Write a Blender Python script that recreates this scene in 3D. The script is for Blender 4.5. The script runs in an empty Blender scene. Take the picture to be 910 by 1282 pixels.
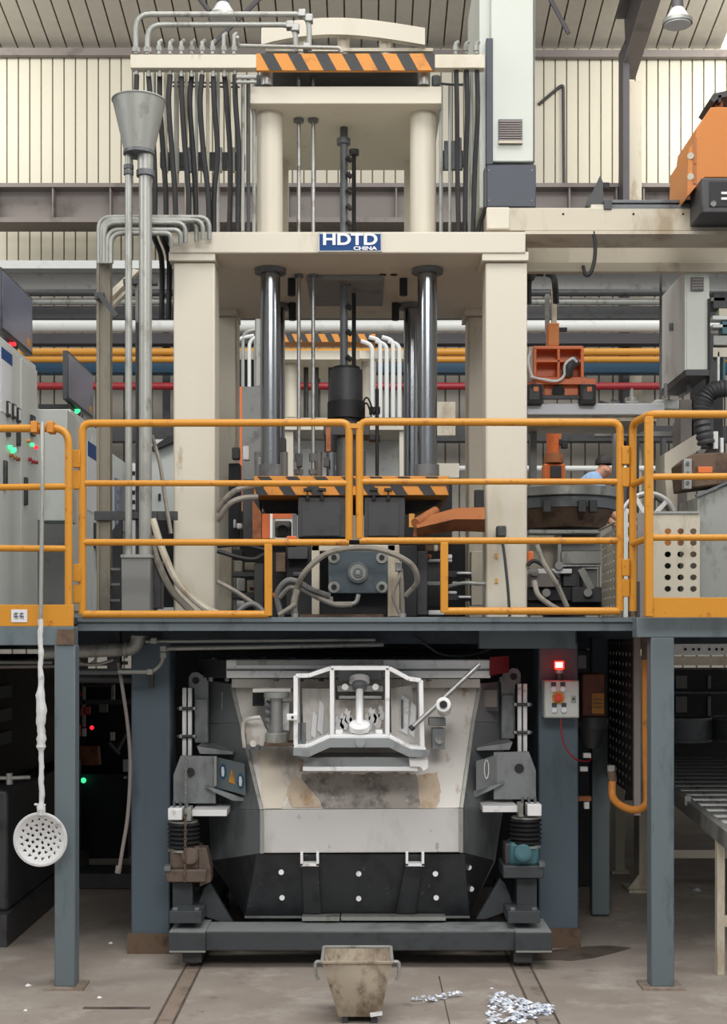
import bpy, math, random
from mathutils import Vector, Matrix
random.seed(7)
S = bpy.context.scene
COL = S.collection
PI = math.pi
# ---------------------------------------------------------------- camera: level, eye 1.91 m, lens shifted up
F, HY, CX, EYE = 1700.0, 795.0, 455.0, 1.91
cam = bpy.data.objects.new('camera', bpy.data.cameras.new('camera')); COL.objects.link(cam)
cam.location = (0, 0, EYE); cam.rotation_euler = (PI/2, 0, 0)
cam.data.sensor_fit = 'AUTO'; cam.data.sensor_width = 36; cam.data.lens = 36*F/1282
cam.data.shift_y = (HY-641)/1282; cam.data.clip_end = 200
S.camera = cam
# ---------------------------------------------------------------- light
w = bpy.data.worlds.new('hall_daylight'); S.world = w; w.use_nodes = True
w.node_tree.nodes['Background'].inputs[0].default_value = (0.93, 0.97, 1.0, 1)
w.node_tree.nodes['Background'].inputs[1].default_value = 0.4
S.view_settings.view_transform = 'Standard'; S.view_settings.look = 'None'
S.view_settings.gamma = 1; S.view_settings.use_curve_mapping = False
S.view_settings.exposure = 0.0
def area(name, loc, target, sx, sy, power, col=(1, 1, 1)):
    d = bpy.data.lights.new(name, 'AREA'); d.shape = 'RECTANGLE'; d.size = sx; d.size_y = sy
    d.energy = power; d.color = col
    o = bpy.data.objects.new(name, d); COL.objects.link(o); o.location = loc
    o.rotation_euler = (Vector(target)-Vector(loc)).to_track_quat('-Z', 'Y').to_euler()
    return o
area('skylight_over_press', (1, 3.5, 11.5), (0, 7.5, 2), 7, 4, 620, (1, .98, .94))
area('skylight_left_bay', (-7.6, 19.0, 11.2), (-7.0, 22, 8.0), 3, 1.5, 200, (1, .98, .92))
area('skylight_right_bay', (6.9, 19.0, 11.2), (6.4, 22, 8.0), 3, 1.5, 240, (1, .98, .92))
area('rear_fill', (0.8, 10.8, 12.2), (0.3, 16, 3), 9, 2.5, 620, (1, .98, .95))  # unseen fill light, added to brighten fronts behind the press

area('front_fill', (0.5, -1.5, 7.2), (0, 8, 1.0), 6, 2, 420, (1, .97, .93))  # added fill behind the camera, brightens the furnace under the deck
area('side_fill_left', (-9, 4, 8), (2.5, 9.5, 3), 3, 3, 330, (1, .98, .95))  # added off-frame fill for faces turned left
area('side_fill_right', (9, 4, 8), (-2.2, 9.5, 3), 3, 3, 260, (1, .98, .95))  # added off-frame fill for faces turned right

# ---------------------------------------------------------------- helpers
def X(px, Y): return (px-CX)*Y/F
def Z(py, Y): return EYE+(HY-py)*Y/F
def P(px, py, Y): return Vector((X(px, Y), Y, Z(py, Y)))
W = {}                                            # world origin of each parent
def lin(c): return tuple(((v/255)/12.92 if v/255 <= .04045 else ((v/255+.055)/1.055)**2.4) for v in c)
class MB:
    def __init__(s): s.v = []; s.f = []; s.mi = []; s.m = 0
    def add(s, vs, fs):
        n = len(s.v); s.v += [Vector(a) for a in vs]
        for f in fs: s.f.append([n+i for i in f]); s.mi.append(s.m)
        return s
    def box(s, x0, x1, y0, y1, z0, z1):
        x0, x1 = sorted((x0, x1)); y0, y1 = sorted((y0, y1)); z0, z1 = sorted((z0, z1))
        return s.add([(x0,y0,z0),(x1,y0,z0),(x1,y1,z0),(x0,y1,z0),(x0,y0,z1),(x1,y0,z1),(x1,y1,z1),(x0,y1,z1)],
            [(0,3,2,1),(4,5,6,7),(0,1,5,4),(1,2,6,5),(2,3,7,6),(3,0,4,7)])
    def pb(s, a, b, c, d, Y, dep): return s.box(X(a, Y), X(c, Y), Y, Y+dep, Z(d, Y), Z(b, Y))
    def beam(s, a, b, w_, d_, up=(0, 1, 0)):       # box between two points, w_ across, d_ along up
        a, b = Vector(a), Vector(b); t = (b-a).normalized(); u = Vector(up)
        sd = t.cross(u).normalized(); u = sd.cross(t).normalized()
        c = []
        for p in (a, b):
            for i, j in ((-1,-1),(1,-1),(1,1),(-1,1)): c.append(p+sd*i*w_/2+u*j*d_/2)
        return s.add(c, [(0,1,2,3),(7,6,5,4),(0,4,5,1),(1,5,6,2),(2,6,7,3),(3,7,4,0)])
    def cyl(s, a, b, r, n=16, r2=None, cap=True):
        a, b = Vector(a), Vector(b); r2 = r if r2 is None else r2
        t = (b-a).normalized(); u = t.orthogonal().normalized(); v = t.cross(u)
        c = [a+(u*math.cos(2*PI*i/n)+v*math.sin(2*PI*i/n))*r for i in range(n)]
        c += [b+(u*math.cos(2*PI*i/n)+v*math.sin(2*PI*i/n))*r2 for i in range(n)]
        f = [(i, (i+1) % n, n+(i+1) % n, n+i) for i in range(n)]
        if cap: f += [tuple(range(n-1, -1, -1)), tuple(range(n, 2*n))]
        return s.add(c, f)
    def tube(s, pts, r, n=8, fil=None):
        pts = [Vector(p) for p in pts]
        if fil: pts = fillet(pts, fil)
        rings = []; u = None
        for i, p in enumerate(pts):
            t = (pts[min(i+1, len(pts)-1)]-pts[max(i-1, 0)]).normalized()
            if u is None: u = t.orthogonal().normalized()
            u = (u-t*u.dot(t)).normalized(); v = t.cross(u)
            rr = r[i] if isinstance(r, (list, tuple)) else r
            rings.append([p+(u*math.cos(2*PI*k/n)+v*math.sin(2*PI*k/n))*rr for k in range(n)])
        vs = [q for g in rings for q in g]; fs = []
        for i in range(len(pts)-1):
            for k in range(n): fs.append((i*n+k, i*n+(k+1) % n, (i+1)*n+(k+1) % n, (i+1)*n+k))
        fs += [tuple(range(n-1, -1, -1)), tuple((len(pts)-1)*n+k for k in range(n))]
        return s.add(vs, fs)
    def prism(s, pts, ext):                        # polygon extruded by vector
        pts = [Vector(p) for p in pts]; e = Vector(ext); n = len(pts)
        nm = Vector((0, 0, 0))
        for i in range(n): nm += pts[i].cross(pts[(i+1) % n])
        if nm.dot(e) > 0: pts = pts[::-1]
        return s.add(pts+[p+e for p in pts], [tuple(range(n)), tuple(range(2*n-1, n-1, -1))]+[(i, n+i, n+(i+1) % n, (i+1) % n)[::1] for i in range(n)])
    def pp(s, pix, Y, dep): return s.prism([P(a, b, Y) for a, b in pix], (0, dep, 0))
    def perf(s, o, u, v, nu, nv, k=.3, th=(0, .004, 0)):   # perforated sheet: nu x nv cells on parallelogram o,u,v
        o, u, v, th = Vector(o), Vector(u)/nu, Vector(v)/nv, Vector(th)
        for i in range(nu):
            for j in range(nv):
                c = o+u*(i+.5)+v*(j+.5)
                out = [c+u*a+v*b for a, b in ((-.5,-.5),(0,-.5),(.5,-.5),(.5,0),(.5,.5),(0,.5),(-.5,.5),(-.5,0))]
                inn = [c+u*k*math.cos(-3*PI/4+q*PI/4)+v*k*math.sin(-3*PI/4+q*PI/4) for q in range(8)]
                s.add(out+inn+[p+th for p in inn], [(q, (q+1) % 8, 8+(q+1) % 8, 8+q) for q in range(8)]+[(8+q, 8+(q+1) % 8, 16+(q+1) % 8, 16+q) for q in range(8)])
        return s
    def build(s, name, mats, parent=None, bev=0, smooth=True):
        o0 = W.get(parent.name, Vector((0,0,0))) if parent else s.org()
        me = bpy.data.meshes.new(name); me.from_pydata([v-o0 for v in s.v], [], s.f)
        if not isinstance(mats, (list, tuple)): mats = [mats]
        for m_ in mats: me.materials.append(m_)
        for p, k in zip(me.polygons, s.mi): p.material_index = k; p.use_smooth = smooth
        me.update()
        import bmesh
        bm = bmesh.new(); bm.from_mesh(me); bmesh.ops.recalc_face_normals(bm, faces=bm.faces); bm.to_mesh(me); bm.free()
        if smooth: me.set_sharp_from_angle(angle=math.radians(38))
        o = bpy.data.objects.new(name, me); COL.objects.link(o)
        if parent: o.parent = parent
        else: o.location = o0
        W[o.name] = o0
        if bev:
            b = o.modifiers.new('bevel', 'BEVEL'); b.width = bev; b.segments = 2; b.limit_method = 'ANGLE'; b.angle_limit = math.radians(40)
        return o
    def org(s):
        xs = [v.x for v in s.v]; ys = [v.y for v in s.v]; zs = [v.z for v in s.v]
        return Vector(((min(xs)+max(xs))/2, (min(ys)+max(ys))/2, min(zs)))
def fillet(pts, r, n=6):
    out = [pts[0]]
    for i in range(1, len(pts)-1):
        a, b, c = pts[i-1], pts[i], pts[i+1]
        d = min(r, (a-b).length*.49, (c-b).length*.49)
        p, q = b+(a-b).normalized()*d, b+(c-b).normalized()*d
        for k in range(n+1):
            t = k/n; out.append(p*(1-t)**2+b*2*t*(1-t)+q*t*t)
    out.append(pts[-1]); return out
def smoothp(pts, n=8):                             # catmull-rom through points
    pts = [Vector(p) for p in pts]; q = [pts[0]*2-pts[1]]+pts+[pts[-1]*2-pts[-2]]; out = []
    for i in range(1, len(q)-2):
        a, b, c, d = q[i-1:i+3]
        for k in range(n):
            t = k/n; out.append(.5*(2*b+(c-a)*t+(2*a-5*b+4*c-d)*t*t+(3*b-a-3*c+d)*t**3))
    out.append(pts[-1]); return out
def thing(name, loc, label, cat, group=None):
    o = bpy.data.objects.new(name, None); COL.objects.link(o); o.location = loc; o.empty_display_size = .1
    W[o.name] = Vector(loc); o['label'] = label; o['category'] = cat
    if group: o['group'] = group
    return o
def tag(o, label, cat, group=None, kind=None):
    o['label'] = label; o['category'] = cat
    if group: o['group'] = group
    if kind: o['kind'] = kind
    return o
def struct(o): o['kind'] = 'structure'; return o
def kids(o): return [c for c in bpy.data.objects if c.parent == o]
def dup(o, off, label=None, parent=None):
    c = o.copy(); COL.objects.link(c); W[c.name] = W.get(o.name, Vector((0,0,0)))+Vector(off)
    if parent: c.parent = parent
    else: c.location = o.location+Vector(off)
    for k in kids(o): dup(k, off, None, c)
    if label: c['label'] = label
    return c
def part(name, mat, parent, bev=0):                # quick context: returns MB whose done() builds
    m = MB(); m.done = lambda: m.build(name, mat, parent, bev); return m
def Pb(name, mat, parent, a, b, c, d, Y, dep, bev=0): return MB().pb(a, b, c, d, Y, dep).build(name, mat, parent, bev)
def hose(name, mat, parent, pts, r, n=8, k=8): return MB().tube(smoothp([P(*p) for p in pts], k), r, n).build(name, mat, parent)
def pipe(name, mat, parent, pts, r, fil=.05, n=10): return MB().tube([P(*p) for p in pts], r, n, fil).build(name, mat, parent)

# ---------------------------------------------------------------- materials
MATS = {}
def mat(name, col, rough=.5, metal=0, dirt=None, amt=.3, scale=4, bump=.05, streak=1.0, col3=None, amt3=.0, sc3=1.2, emit=None, es=1):
    m = bpy.data.materials.new(name); m.use_nodes = True; nt = m.node_tree; b = nt.nodes['Principled BSDF']
    b.inputs['Base Color'].default_value = (*lin(col), 1); b.inputs['Roughness'].default_value = rough; b.inputs['Metallic'].default_value = metal
    if emit:
        b.inputs['Emission Color'].default_value = (*lin(emit), 1); b.inputs['Emission Strength'].default_value = es
    N = nt.nodes.new; L = nt.links.new
    tc = N('ShaderNodeTexCoord'); mp = N('ShaderNodeMapping'); mp.inputs['Scale'].default_value = (1, 1, streak)
    L(tc.outputs['Object'], mp.inputs[0])
    cur = None
    def layer(c, a, sc, prev, det=6):
        n = N('ShaderNodeTexNoise'); n.inputs['Scale'].default_value = sc; n.inputs['Detail'].default_value = det; n.inputs['Roughness'].default_value = .65
        L(mp.outputs[0], n.inputs['Vector'])
        r = N('ShaderNodeValToRGB'); r.color_ramp.elements[0].position = .66-a*.42; r.color_ramp.elements[1].position = .74-a*.22
        r.color_ramp.elements[0].color = (0,0,0,1); r.color_ramp.elements[1].color = (1,1,1,1)
        L(n.outputs['Fac'], r.inputs[0])
        x = N('ShaderNodeMix'); x.data_type = 'RGBA'; x.inputs[7].default_value = (*lin(c), 1)
        L(r.outputs[0], x.inputs[0])
        if prev is None: x.inputs[6].default_value = (*lin(col), 1)
        else: L(prev, x.inputs[6])
        return x.outputs[2], n
    n1 = None
    if dirt: cur, n1 = layer(dirt, amt, scale, None)
    if col3: cur, _ = layer(col3, amt3, sc3, cur)
    if cur: L(cur, b.inputs['Base Color'])
    if bump and n1:
        bp = N('ShaderNodeBump'); bp.inputs['Strength'].default_value = bump; bp.inputs['Distance'].default_value = .02
        L(n1.outputs['Fac'], bp.inputs['Height']); L(bp.outputs[0], b.inputs['Normal'])
    MATS[name] = m; return m
cream = mat('cream_paint', (203,196,180), .45, 0, (190,180,158), .2, 2.2, .03, .35, (160,146,122), .02, 5)
cream_d = mat('dirty_cream_paint', (192,184,166), .5, 0, (158,142,118), .35, 4, .05, .4)
white = mat('white_painted_steel', (214,216,214), .4, 0, (180,180,176), .2, 3, .02)
cabgrey = mat('cabinet_grey', (196,200,196), .4, 0, (178,182,178), .2, 2, .01, .4)
cablight = mat('tower_pale_grey', (194,198,190), .4, 0, (190,194,188), .2, 2, .01, .4)
yellow = mat('yellow_rail_paint', (200,136,38), .38, 0, (168,104,22), .16, 14, .05, 1, (90,64,30), .03, 22)
yellow_o = mat('orange_hazard_paint', (206,134,46), .5, 0, (170,100,40), .2, 6)
blackp = mat('black_paint', (38,38,40), .5, 0, (60,58,56), .2, 8)
diem = mat('dark_machined_die_steel', (72,82,88), .5, .15, (98,106,108), .25, 7, .06)
orange = mat('robot_orange', (218,112,56), .4, 0, (150,80,40), .18, 6)
orange_b = mat('bright_orange', (192,118,50), .4, 0, (176,106,46), .15, 3, .01)
rustor = mat('rusty_orange', (160,98,56), .6, 0, (120,66,38), .35, 7)
bluegrey = mat('blue_grey_steel_paint', (98,109,114), .5, 0, (72,84,90), .3, 5, .05, .3, (112,92,74), .03, 7)
dkblue = mat('dark_blue_grey_paint', (52,62,72), .55, 0, (38,44,50), .35, 5, .05)
slate = mat('slate_paint', (62,68,78), .5, 0, (52,56,64), .2, 3)
chrome = mat('chromed_steel', (150,153,157), .2, 1, (110,112,114), .15, 6, .0, .2)
steel = mat('bare_steel', (164,164,162), .38, .75, (110,104,98), .3, 7, .05)
galv = mat('galvanised_pipe', (156,157,152), .42, .35, (120,118,110), .3, 9, .04, .5)
castal = mat('splashed_cast_steel', (214,210,204), .5, .15, (170,160,148), .3, 4.5, .12, .5, (150,112,78), .09, 3.2)
whst = mat('white_splashed_steel', (236,236,236), .45, .05, (184,180,176), .2, 8, .1)
dksteel = mat('dark_furnace_steel', (104,108,111), .5, .1, (66,68,70), .35, 4, .08, .5, (150,150,148), .03, 16)
mdsteel = mat('grey_furnace_steel', (142,146,147), .5, .2, (112,114,116), .35, 4, .06, .5)
black = mat('black_rubber', (26,26,28), .6, 0, (44,42,42), .25, 9)
dark = mat('dark_machine_grime', (40,41,44), .6, .2, (54,50,48), .3, 6, .1)
facetm = mat('grey_side_facet_steel', (130,134,136), .42, .2, (100,104,106), .35, 3, .06, .4)
dullred = mat('dull_red_paint', (128,50,56), .55, 0, (96,44,48), .3, 6)
colm = mat('slate_blue_column_paint', (80,94,104), .5, 0, (64,76,84), .3, 4, .05, .3)
dkgrey = mat('dark_grey_paint', (66,66,68), .5, .1, (46,46,48), .3, 6)
midgrey = mat('mid_grey_paint', (124,124,122), .5, .1, (96,94,92), .25, 5)
hosegrey = mat('grey_hose', (140,134,124), .5, 0, (100,94,86), .3, 12)
red = mat('red_paint', (150,36,44), .45, 0, (110,34,38), .2, 6)
redb = mat('bright_red', (216,54,44), .45, 0, (150,40,38), .2, 6)
bluep = mat('blue_duct_paint', (40,80,108), .5, 0, (36,74,100), .2, 4)
orpipe = mat('yellow_pipe_paint', (206,146,56), .45, 0, (180,122,48), .2, 4)
whpipe = mat('white_pipe_paint', (214,216,214), .45, 0, (196,198,196), .2, 4)
clad = mat('cream_cladding_sheet', (210,204,186), .5, .0, (196,190,172), .2, 1.2, .02, .2)
groove = mat('shade_toned_cladding_backing', (182,174,158), .6)  # darker backing, shade of the sheet joints put into its colour
clad_l = mat('grey_cladding_sheet', (160,155,145), .5, .0, (132,128,118), .25, 1.2, .02, .2)
roofm = mat('roof_sheet_paint', (190,184,174), .5, .1, (176,170,160), .2, 1, .02)
steelbr = mat('brown_grey_girder_paint', (132,124,120), .6, .1, (108,100,96), .25, 2)
rafterm = mat('dark_rafter_paint', (84,80,84), .6, .1, (80,76,78), .25, 2)
weath = mat('weathered_duct_steel', (128,122,108), .55, .2, (104,98,88), .35, 6, .08, .4)
basem = mat('shaded_base_frame_paint', (62,66,69), .55, .1, (46,48,50), .35, 5, .06)  # darkened so that the base fronts read as shaded
lowst = mat('dark_lower_furnace_steel', (64,66,69), .5, .2, (46,46,48), .4, 4, .08, .6, (130,130,130), .04, 18)  # darker grey for the lower furnace panels
apronm = mat('scuffed_pale_steel', (204,202,200), .5, .1, (186,184,182), .3, 3, .04, .5, (120,116,112), .02, 16)
rustdull = mat('greasy_brown_casting', (98,84,74), .65, .1, (70,62,56), .4, 8, .12)
orhose = mat('orange_brown_hose', (190,122,50), .5, 0, (150,94,44), .25, 8)
rust = mat('rusty_steel', (104,84,68), .75, .1, (74,56,46), .4, 9, .15)
bucketm = mat('grimy_bucket_steel', (158,146,128), .65, .15, (110,92,76), .42, 7, .2, .6, (84,72,62), .1, 14)
bluesign = mat('blue_sign_enamel', (26,66,122), .85)
ink_w = mat('white_lettering', (222,224,228), .5)
paper = mat('paper_sticker', (214,214,216), .6, 0, (196,198,204), .2, 20, 0)
ink = mat('grey_print', (90,90,94), .6)
screenm = mat('reflection_tinted_glass', (128,134,160), .2, .55, (74,80,102), .3, 1.6, 0)  # bluish base colour stands in for the hall's reflection
teal = mat('teal_motor_paint', (62,104,112), .45, 0, (40,80,84), .3, 8)
skin = mat('skin', (206,152,124), .55)
hairm = mat('black_hair', (28,24,24), .6, 0, (50,44,42), .3, 40, .2)
shirt = mat('light_blue_work_shirt', (148,178,214), .8, 0, (124,152,190), .25, 10, .1)
trous = mat('dark_work_trousers', (40,48,62), .8)
redlamp = mat('lit_red_beacon', (255,60,40), .3, 0, emit=(255,36,24), es=4)
redcore = mat('beacon_core', (255,230,220), .3, 0, emit=(255,150,140), es=3)
led_r = mat('lit_red_led', (255,40,50), .3, 0, emit=(255,40,50), es=1.4)
led_g = mat('lit_green_led', (60,255,150), .3, 0, emit=(70,255,160), es=1.2)
led_b = mat('lit_blue_led', (90,130,255), .3, 0, emit=(90,130,255), es=1.2)
skyl = mat('backlit_translucent_roof_sheet', (255,252,240), .5, 0, emit=(255,250,236), es=1.1)
lampglass = mat('lamp_reflector_white', (214,214,212), .3, .1)
alum = mat('aluminium_scrap', (222,228,240), .35, .35, (170,176,186), .2, 20, .2)
ladlem = mat('crusted_white_ladle', (206,206,206), .6, .1, (150,148,146), .25, 12, .25)
copper = mat('orange_brown_motor', (132,78,58), .5, .2, (92,60,50), .35, 8)
# ================================================================ SETTING
# floor
def floor_mat():
    m = bpy.data.materials.new('stained_concrete'); m.use_nodes = True; nt = m.node_tree; b = nt.nodes['Principled BSDF']
    N = nt.nodes.new; L = nt.links.new
    tc = N('ShaderNodeTexCoord'); cur = None
    base = (150,141,132)
    for c, sc, lo, hi in (((132,120,111), .9, .42, .62), ((176,168,160), 2.6, .52, .68), ((104,92,84), 3.4, .60, .72), ((84,74,68), 14, .64, .74)):
        n = N('ShaderNodeTexNoise'); n.inputs['Scale'].default_value = sc; n.inputs['Detail'].default_value = 8; n.inputs['Roughness'].default_value = .68
        L(tc.outputs['Object'], n.inputs['Vector'])
        r = N('ShaderNodeValToRGB'); r.color_ramp.elements[0].position = lo; r.color_ramp.elements[1].position = hi
        L(n.outputs['Fac'], r.inputs[0])
        x = N('ShaderNodeMix'); x.data_type = 'RGBA'; x.inputs[7].default_value = (*lin(c), 1)
        mu = N('ShaderNodeMath'); mu.operation = 'MULTIPLY'; mu.inputs[1].default_value = .75; L(r.outputs[0], mu.inputs[0]); L(mu.outputs[0], x.inputs[0])
        if cur is None: x.inputs[6].default_value = (*lin(base), 1)
        else: L(cur, x.inputs[6])
        cur = x.outputs[2]
    L(cur, b.inputs['Base Color']); b.inputs['Roughness'].default_value = .7
    bp = N('ShaderNodeBump'); bp.inputs['Strength'].default_value = .15; bp.inputs['Distance'].default_value = .02
    L(n.outputs['Fac'], bp.inputs['Height']); L(bp.outputs[0], b.inputs['Normal'])
    return m
fm = floor_mat()
oilst = mat('oil_soaked_concrete', (96,86,78), .45, 0, (70,62,58), .4, 6, .05)
fl = MB().box(-12, 12, 2, 23, -.3, 0).build('floor', fm); struct(fl)
# furnace rails let into the floor
tr = []
for a, b in ((229, 251), (641, 667)):
    xa, xb = X(a, 7.75), X(b, 7.75)
    m = MB(); m.box(xa, xa+.012, 5.2, 9.6, -.01, .004); m.box(xb-.012, xb, 5.2, 9.6, -.01, .004); m.m = 1; m.box(xa+.012, xb-.012, 5.2, 9.6, -.01, .002)
    o = m.build('trim_1' if a == 229 else 'trim_2', [oilst, mat('rust_tinged_concrete', (138,122,110) if a == 229 else (140,130,121), .7, 0, (112,98,88), .35, 5)]); struct(o)
# floor slab joints (dark lines)
m = MB()
m.box(X(104,6.95), X(188,6.95), 6.93, 6.97, -.01, .0015); m.box(.42, .426, 5.2, 7.6, -.01, .0015)
struct(m.build('trim_3', oilst))
m = MB()                                           # oil stain, an irregular thin patch
pts = [(658,1196),(690,1190),(725,1186),(760,1184),(790,1187),(770,1193),(742,1200),(715,1203),(690,1202),(668,1203)]
m.prism([Vector((X(a, EYE*F/(b-HY)), EYE*F/(b-HY), .0015)) for a, b in pts], (0, 0, .0015)); struct(m.build('trim_4', oilst))
# rear wall, folded sheet by sheet
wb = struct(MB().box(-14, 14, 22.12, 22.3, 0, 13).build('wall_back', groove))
def sheet(w_, h, d):
    s = MB(); g_ = w_*.035; pr = [(g_,d),(g_*1.8,0),(w_-g_*1.8,0),(w_-g_,d)]; k = len(pr)
    vs = [(x, y, z) for z in (0, h) for x, y in pr]
    s.add(vs, [(i, i+1, i+k+1, i+k) for i in range(k-1)]); return s
Yw = 22.05; pitch = 14.3*Yw/F
zU0, zU1 = Z(232, Yw), Z(62, Yw); zM0, zM1 = Z(330, Yw), Z(272, Yw)
proto = None
def sheets(name, x0, n, w_, z0, z1, d, mt, par, Y):
    s = sheet(w_, z1-z0, d); me = bpy.data.meshes.new(name); me.from_pydata(s.v, [], s.f); me.materials.append(mt)
    for i in range(n):
        o = bpy.data.objects.new(name, me); COL.objects.link(o); o.parent = par
        o.location = Vector((x0+i*w_, Y, z0))-W[par.name]
n = int(13.4/pitch)
sheets('panel', X(-20, Yw), n, pitch, zU0-.6, zU1+.25, .05, clad, wb, Yw)
sheets('panel', X(-20, Yw), n, pitch, zM0-.3, zM1+.5, .05, clad, wb, Yw)
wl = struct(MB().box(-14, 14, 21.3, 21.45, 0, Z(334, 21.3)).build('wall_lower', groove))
pl = 17.5*21.2/F
sheets('panel', X(-20, 21.2), int(12.4/pl), pl, 1.0, Z(336, 21.2), .05, clad_l, wl, 21.22)
# ceiling: sheeted roof rising toward the camera
sl = .2; Yr = 22.1; Zr = Z(62, 22.0)
def roofz(Y): return Zr+(Yr-Y)*sl
ce = MB(); ce.add([(-15, Yr, roofz(Yr)+.14), (15, Yr, roofz(Yr)+.14), (15, 13.2, roofz(13.2)+.14), (-15, 13.2, roofz(13.2)+.14),
    (-15, Yr, roofz(Yr)+.24), (15, Yr, roofz(Yr)+.24), (15, 13.2, roofz(13.2)+.24), (-15, 13.2, roofz(13.2)+.24)],
    [(0,1,2,3),(4,7,6,5),(0,4,5,1),(1,5,6,2),(2,6,7,3),(3,7,4,0)])
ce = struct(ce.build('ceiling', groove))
rp = 20.5*22/F
s = MB(); e = rp*.1; L_ = Yr-13.2
pr = [(rp*.05,.08),(rp*.05,.0),(rp*.95,.0),(rp*.95,.08)]
vs = [(x, -t*L_, y+t*L_*sl) for t in (0, 1) for x, y in pr]
s.add(vs, [(i, i+4, i+5, i+1) for i in range(3)])
me = bpy.data.meshes.new('panel'); me.from_pydata(s.v, [], s.f); me.materials.append(roofm); me2 = me.copy(); me2.materials.clear(); me2.materials.append(skyl)
i = 0; x = X(-60, 22)
while x < X(980, 22):
    o = bpy.data.objects.new('panel', me2 if x > X(888, 22) and x < X(888, 22)+1.2 else me); COL.objects.link(o); o.parent = ce
    if x > X(888, 22) and x < X(888, 22)+1.2: o['label'] = 'bright translucent skylight sheet'
    o.location = Vector((x, Yr, Zr+.02))-W['ceiling']; x += rp
# eaves gutter trim, crane girder
def st(name, mt, *a, bev=0):
    o = MB().pb(*a).build(name, mt, None, bev); return struct(o)
g = MB(); g.pb(-30, 60, 470, 69, 21.9, .1); g.pb(660, 62, 950, 71, 21.9, .1); g.pb(470, 62, 660, 71, 21.9, .1); struct(g.build('trim_5', steelbr))
Yg = 21.0
gird = MB(); gird.pb(-30, 229, 940, 233, Yg-.12, .5); gird.pb(-30, 272, 940, 278, Yg-.12, .5); gird.pb(-30, 233, 940, 272, Yg+.1, .06)
gird = thing('crane_girder', (0, Yg, Z(278, Yg)), 'long brown-grey steel crane girder across the back wall above the presses', 'girder')
Pb('top_flange', steelbr, gird, -30, 229, 940, 234, Yg-.12, .5); Pb('bottom_flange', steelbr, gird, -30, 272, 940, 278, Yg-.12, .5); Pb('web', steelbr, gird, -30, 234, 940, 272, Yg+.1, .06)
for px in (-8, 65, 137, 712, 771, 805, 840, 876, 640, 360, 430, 495): Pb('stiffener', steelbr, gird, px, 234, px+2, 272, Yg-.1, .2)
# steel column and rafter at right
rc = thing('steel_portal_frame', (X(790, 20.6), 20.6, 0), 'dark steel column carrying a sloping roof rafter at upper right', 'column')
MB().box(X(778, 20.6), X(786, 20.6), 20.48, 20.84, 0, Z(60, 20.6)).build('column_flange', rafterm, rc)
MB().box(X(786, 20.6), X(805, 20.6), 20.7, 20.84, 0, Z(98, 20.6)).build('column_web', cream_d, rc)
m = MB(); pa = [(776,62),(806,98),(835,32),(858,-30),(812,-30)]
# rafter runs toward the camera with the roof slope
a = Vector((X(788, 20.7), 20.9, roofz(20.9)-.22)); b = Vector((X(788, 20.7), 13.4, roofz(13.4)-.22))
m.beam(a, b, .34, .06, (0, 0, 1)); m.build('rafter_top_flange', rafterm, rc)
MB().beam(a+Vector((0,0,-.45)), b+Vector((0,0,-.4)), .05, .92, (0, 0, 1)).build('rafter_web', rafterm, rc)
MB().beam(a+Vector((0,0,-.93)), b+Vector((0,0,-.88)), .24, .06, (0, 0, 1)).build('rafter_bottom_flange', steelbr, rc)
# bracing rods under the roof
for pts, nm in ((((676,-25,18),(712,42,18)), 'right'), (((246,-6,17),(262,14,17)), 'left of the lamp'), (((333,-10,17),(262,60,17)), 'right of the lamp')):
    tag(MB().cyl(P(*pts[0]), P(*pts[1]), .03, 8).build('bracing_rod', rafterm), {'right': 'dark diagonal roof bracing rod to the right of the pale tower', 'left of the lamp': 'short dark roof bracing rod above the pipes, left of the lamp', 'right of the lamp': 'dark roof bracing rod sloping down behind the pipes, right of the lamp'}[nm], 'rod')
# high bay lamps
def baylamp(px, py, Y, r, label):
    c = P(px, py, Y); t = thing('high_bay_lamp', c, label, 'lamp', 'high bay lamps')
    MB().cyl(c, c+Vector((0,0,r*.95)), r, 24, r*.42).build('lamp_shade', lampglass, t)
    MB().cyl(c+Vector((0,0,r*.95)), c+Vector((0,0,r*1.9)), r*.42, 16, r*.36).build('ballast_housing', rafterm, t)
    MB().cyl(c+Vector((0,0,r*1.9)), Vector((c.x, c.y, roofz(Y)+.1)), .02, 8).build('hanger_rod', rafterm, t)
    MB().cyl(c-Vector((0,0,.02)), c+Vector((0,0,.02)), r*1.03, 24).build('rim', galv, t)
    MB().cyl(c-Vector((0,0,.035)), c-Vector((0,0,.02)), r*.9, 24).build('lens', lampglass, t)
baylamp(848, 28, 15, .16, 'round metal high bay lamp below the roof at upper right')
baylamp(279, 22, 15, .16, 'round high bay lamp mostly hidden behind the bent pipes on the press')
# conduit with bent arm on rear wall (right)
pipe('conduit', dkgrey, None, [(674,131,22.02),(705,105,22.02),(706,232,22.02)], .025, .08)
tag(bpy.data.objects['conduit'], 'thin grey conduit bending down the pale rear wall beside the tower', 'conduit')
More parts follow.
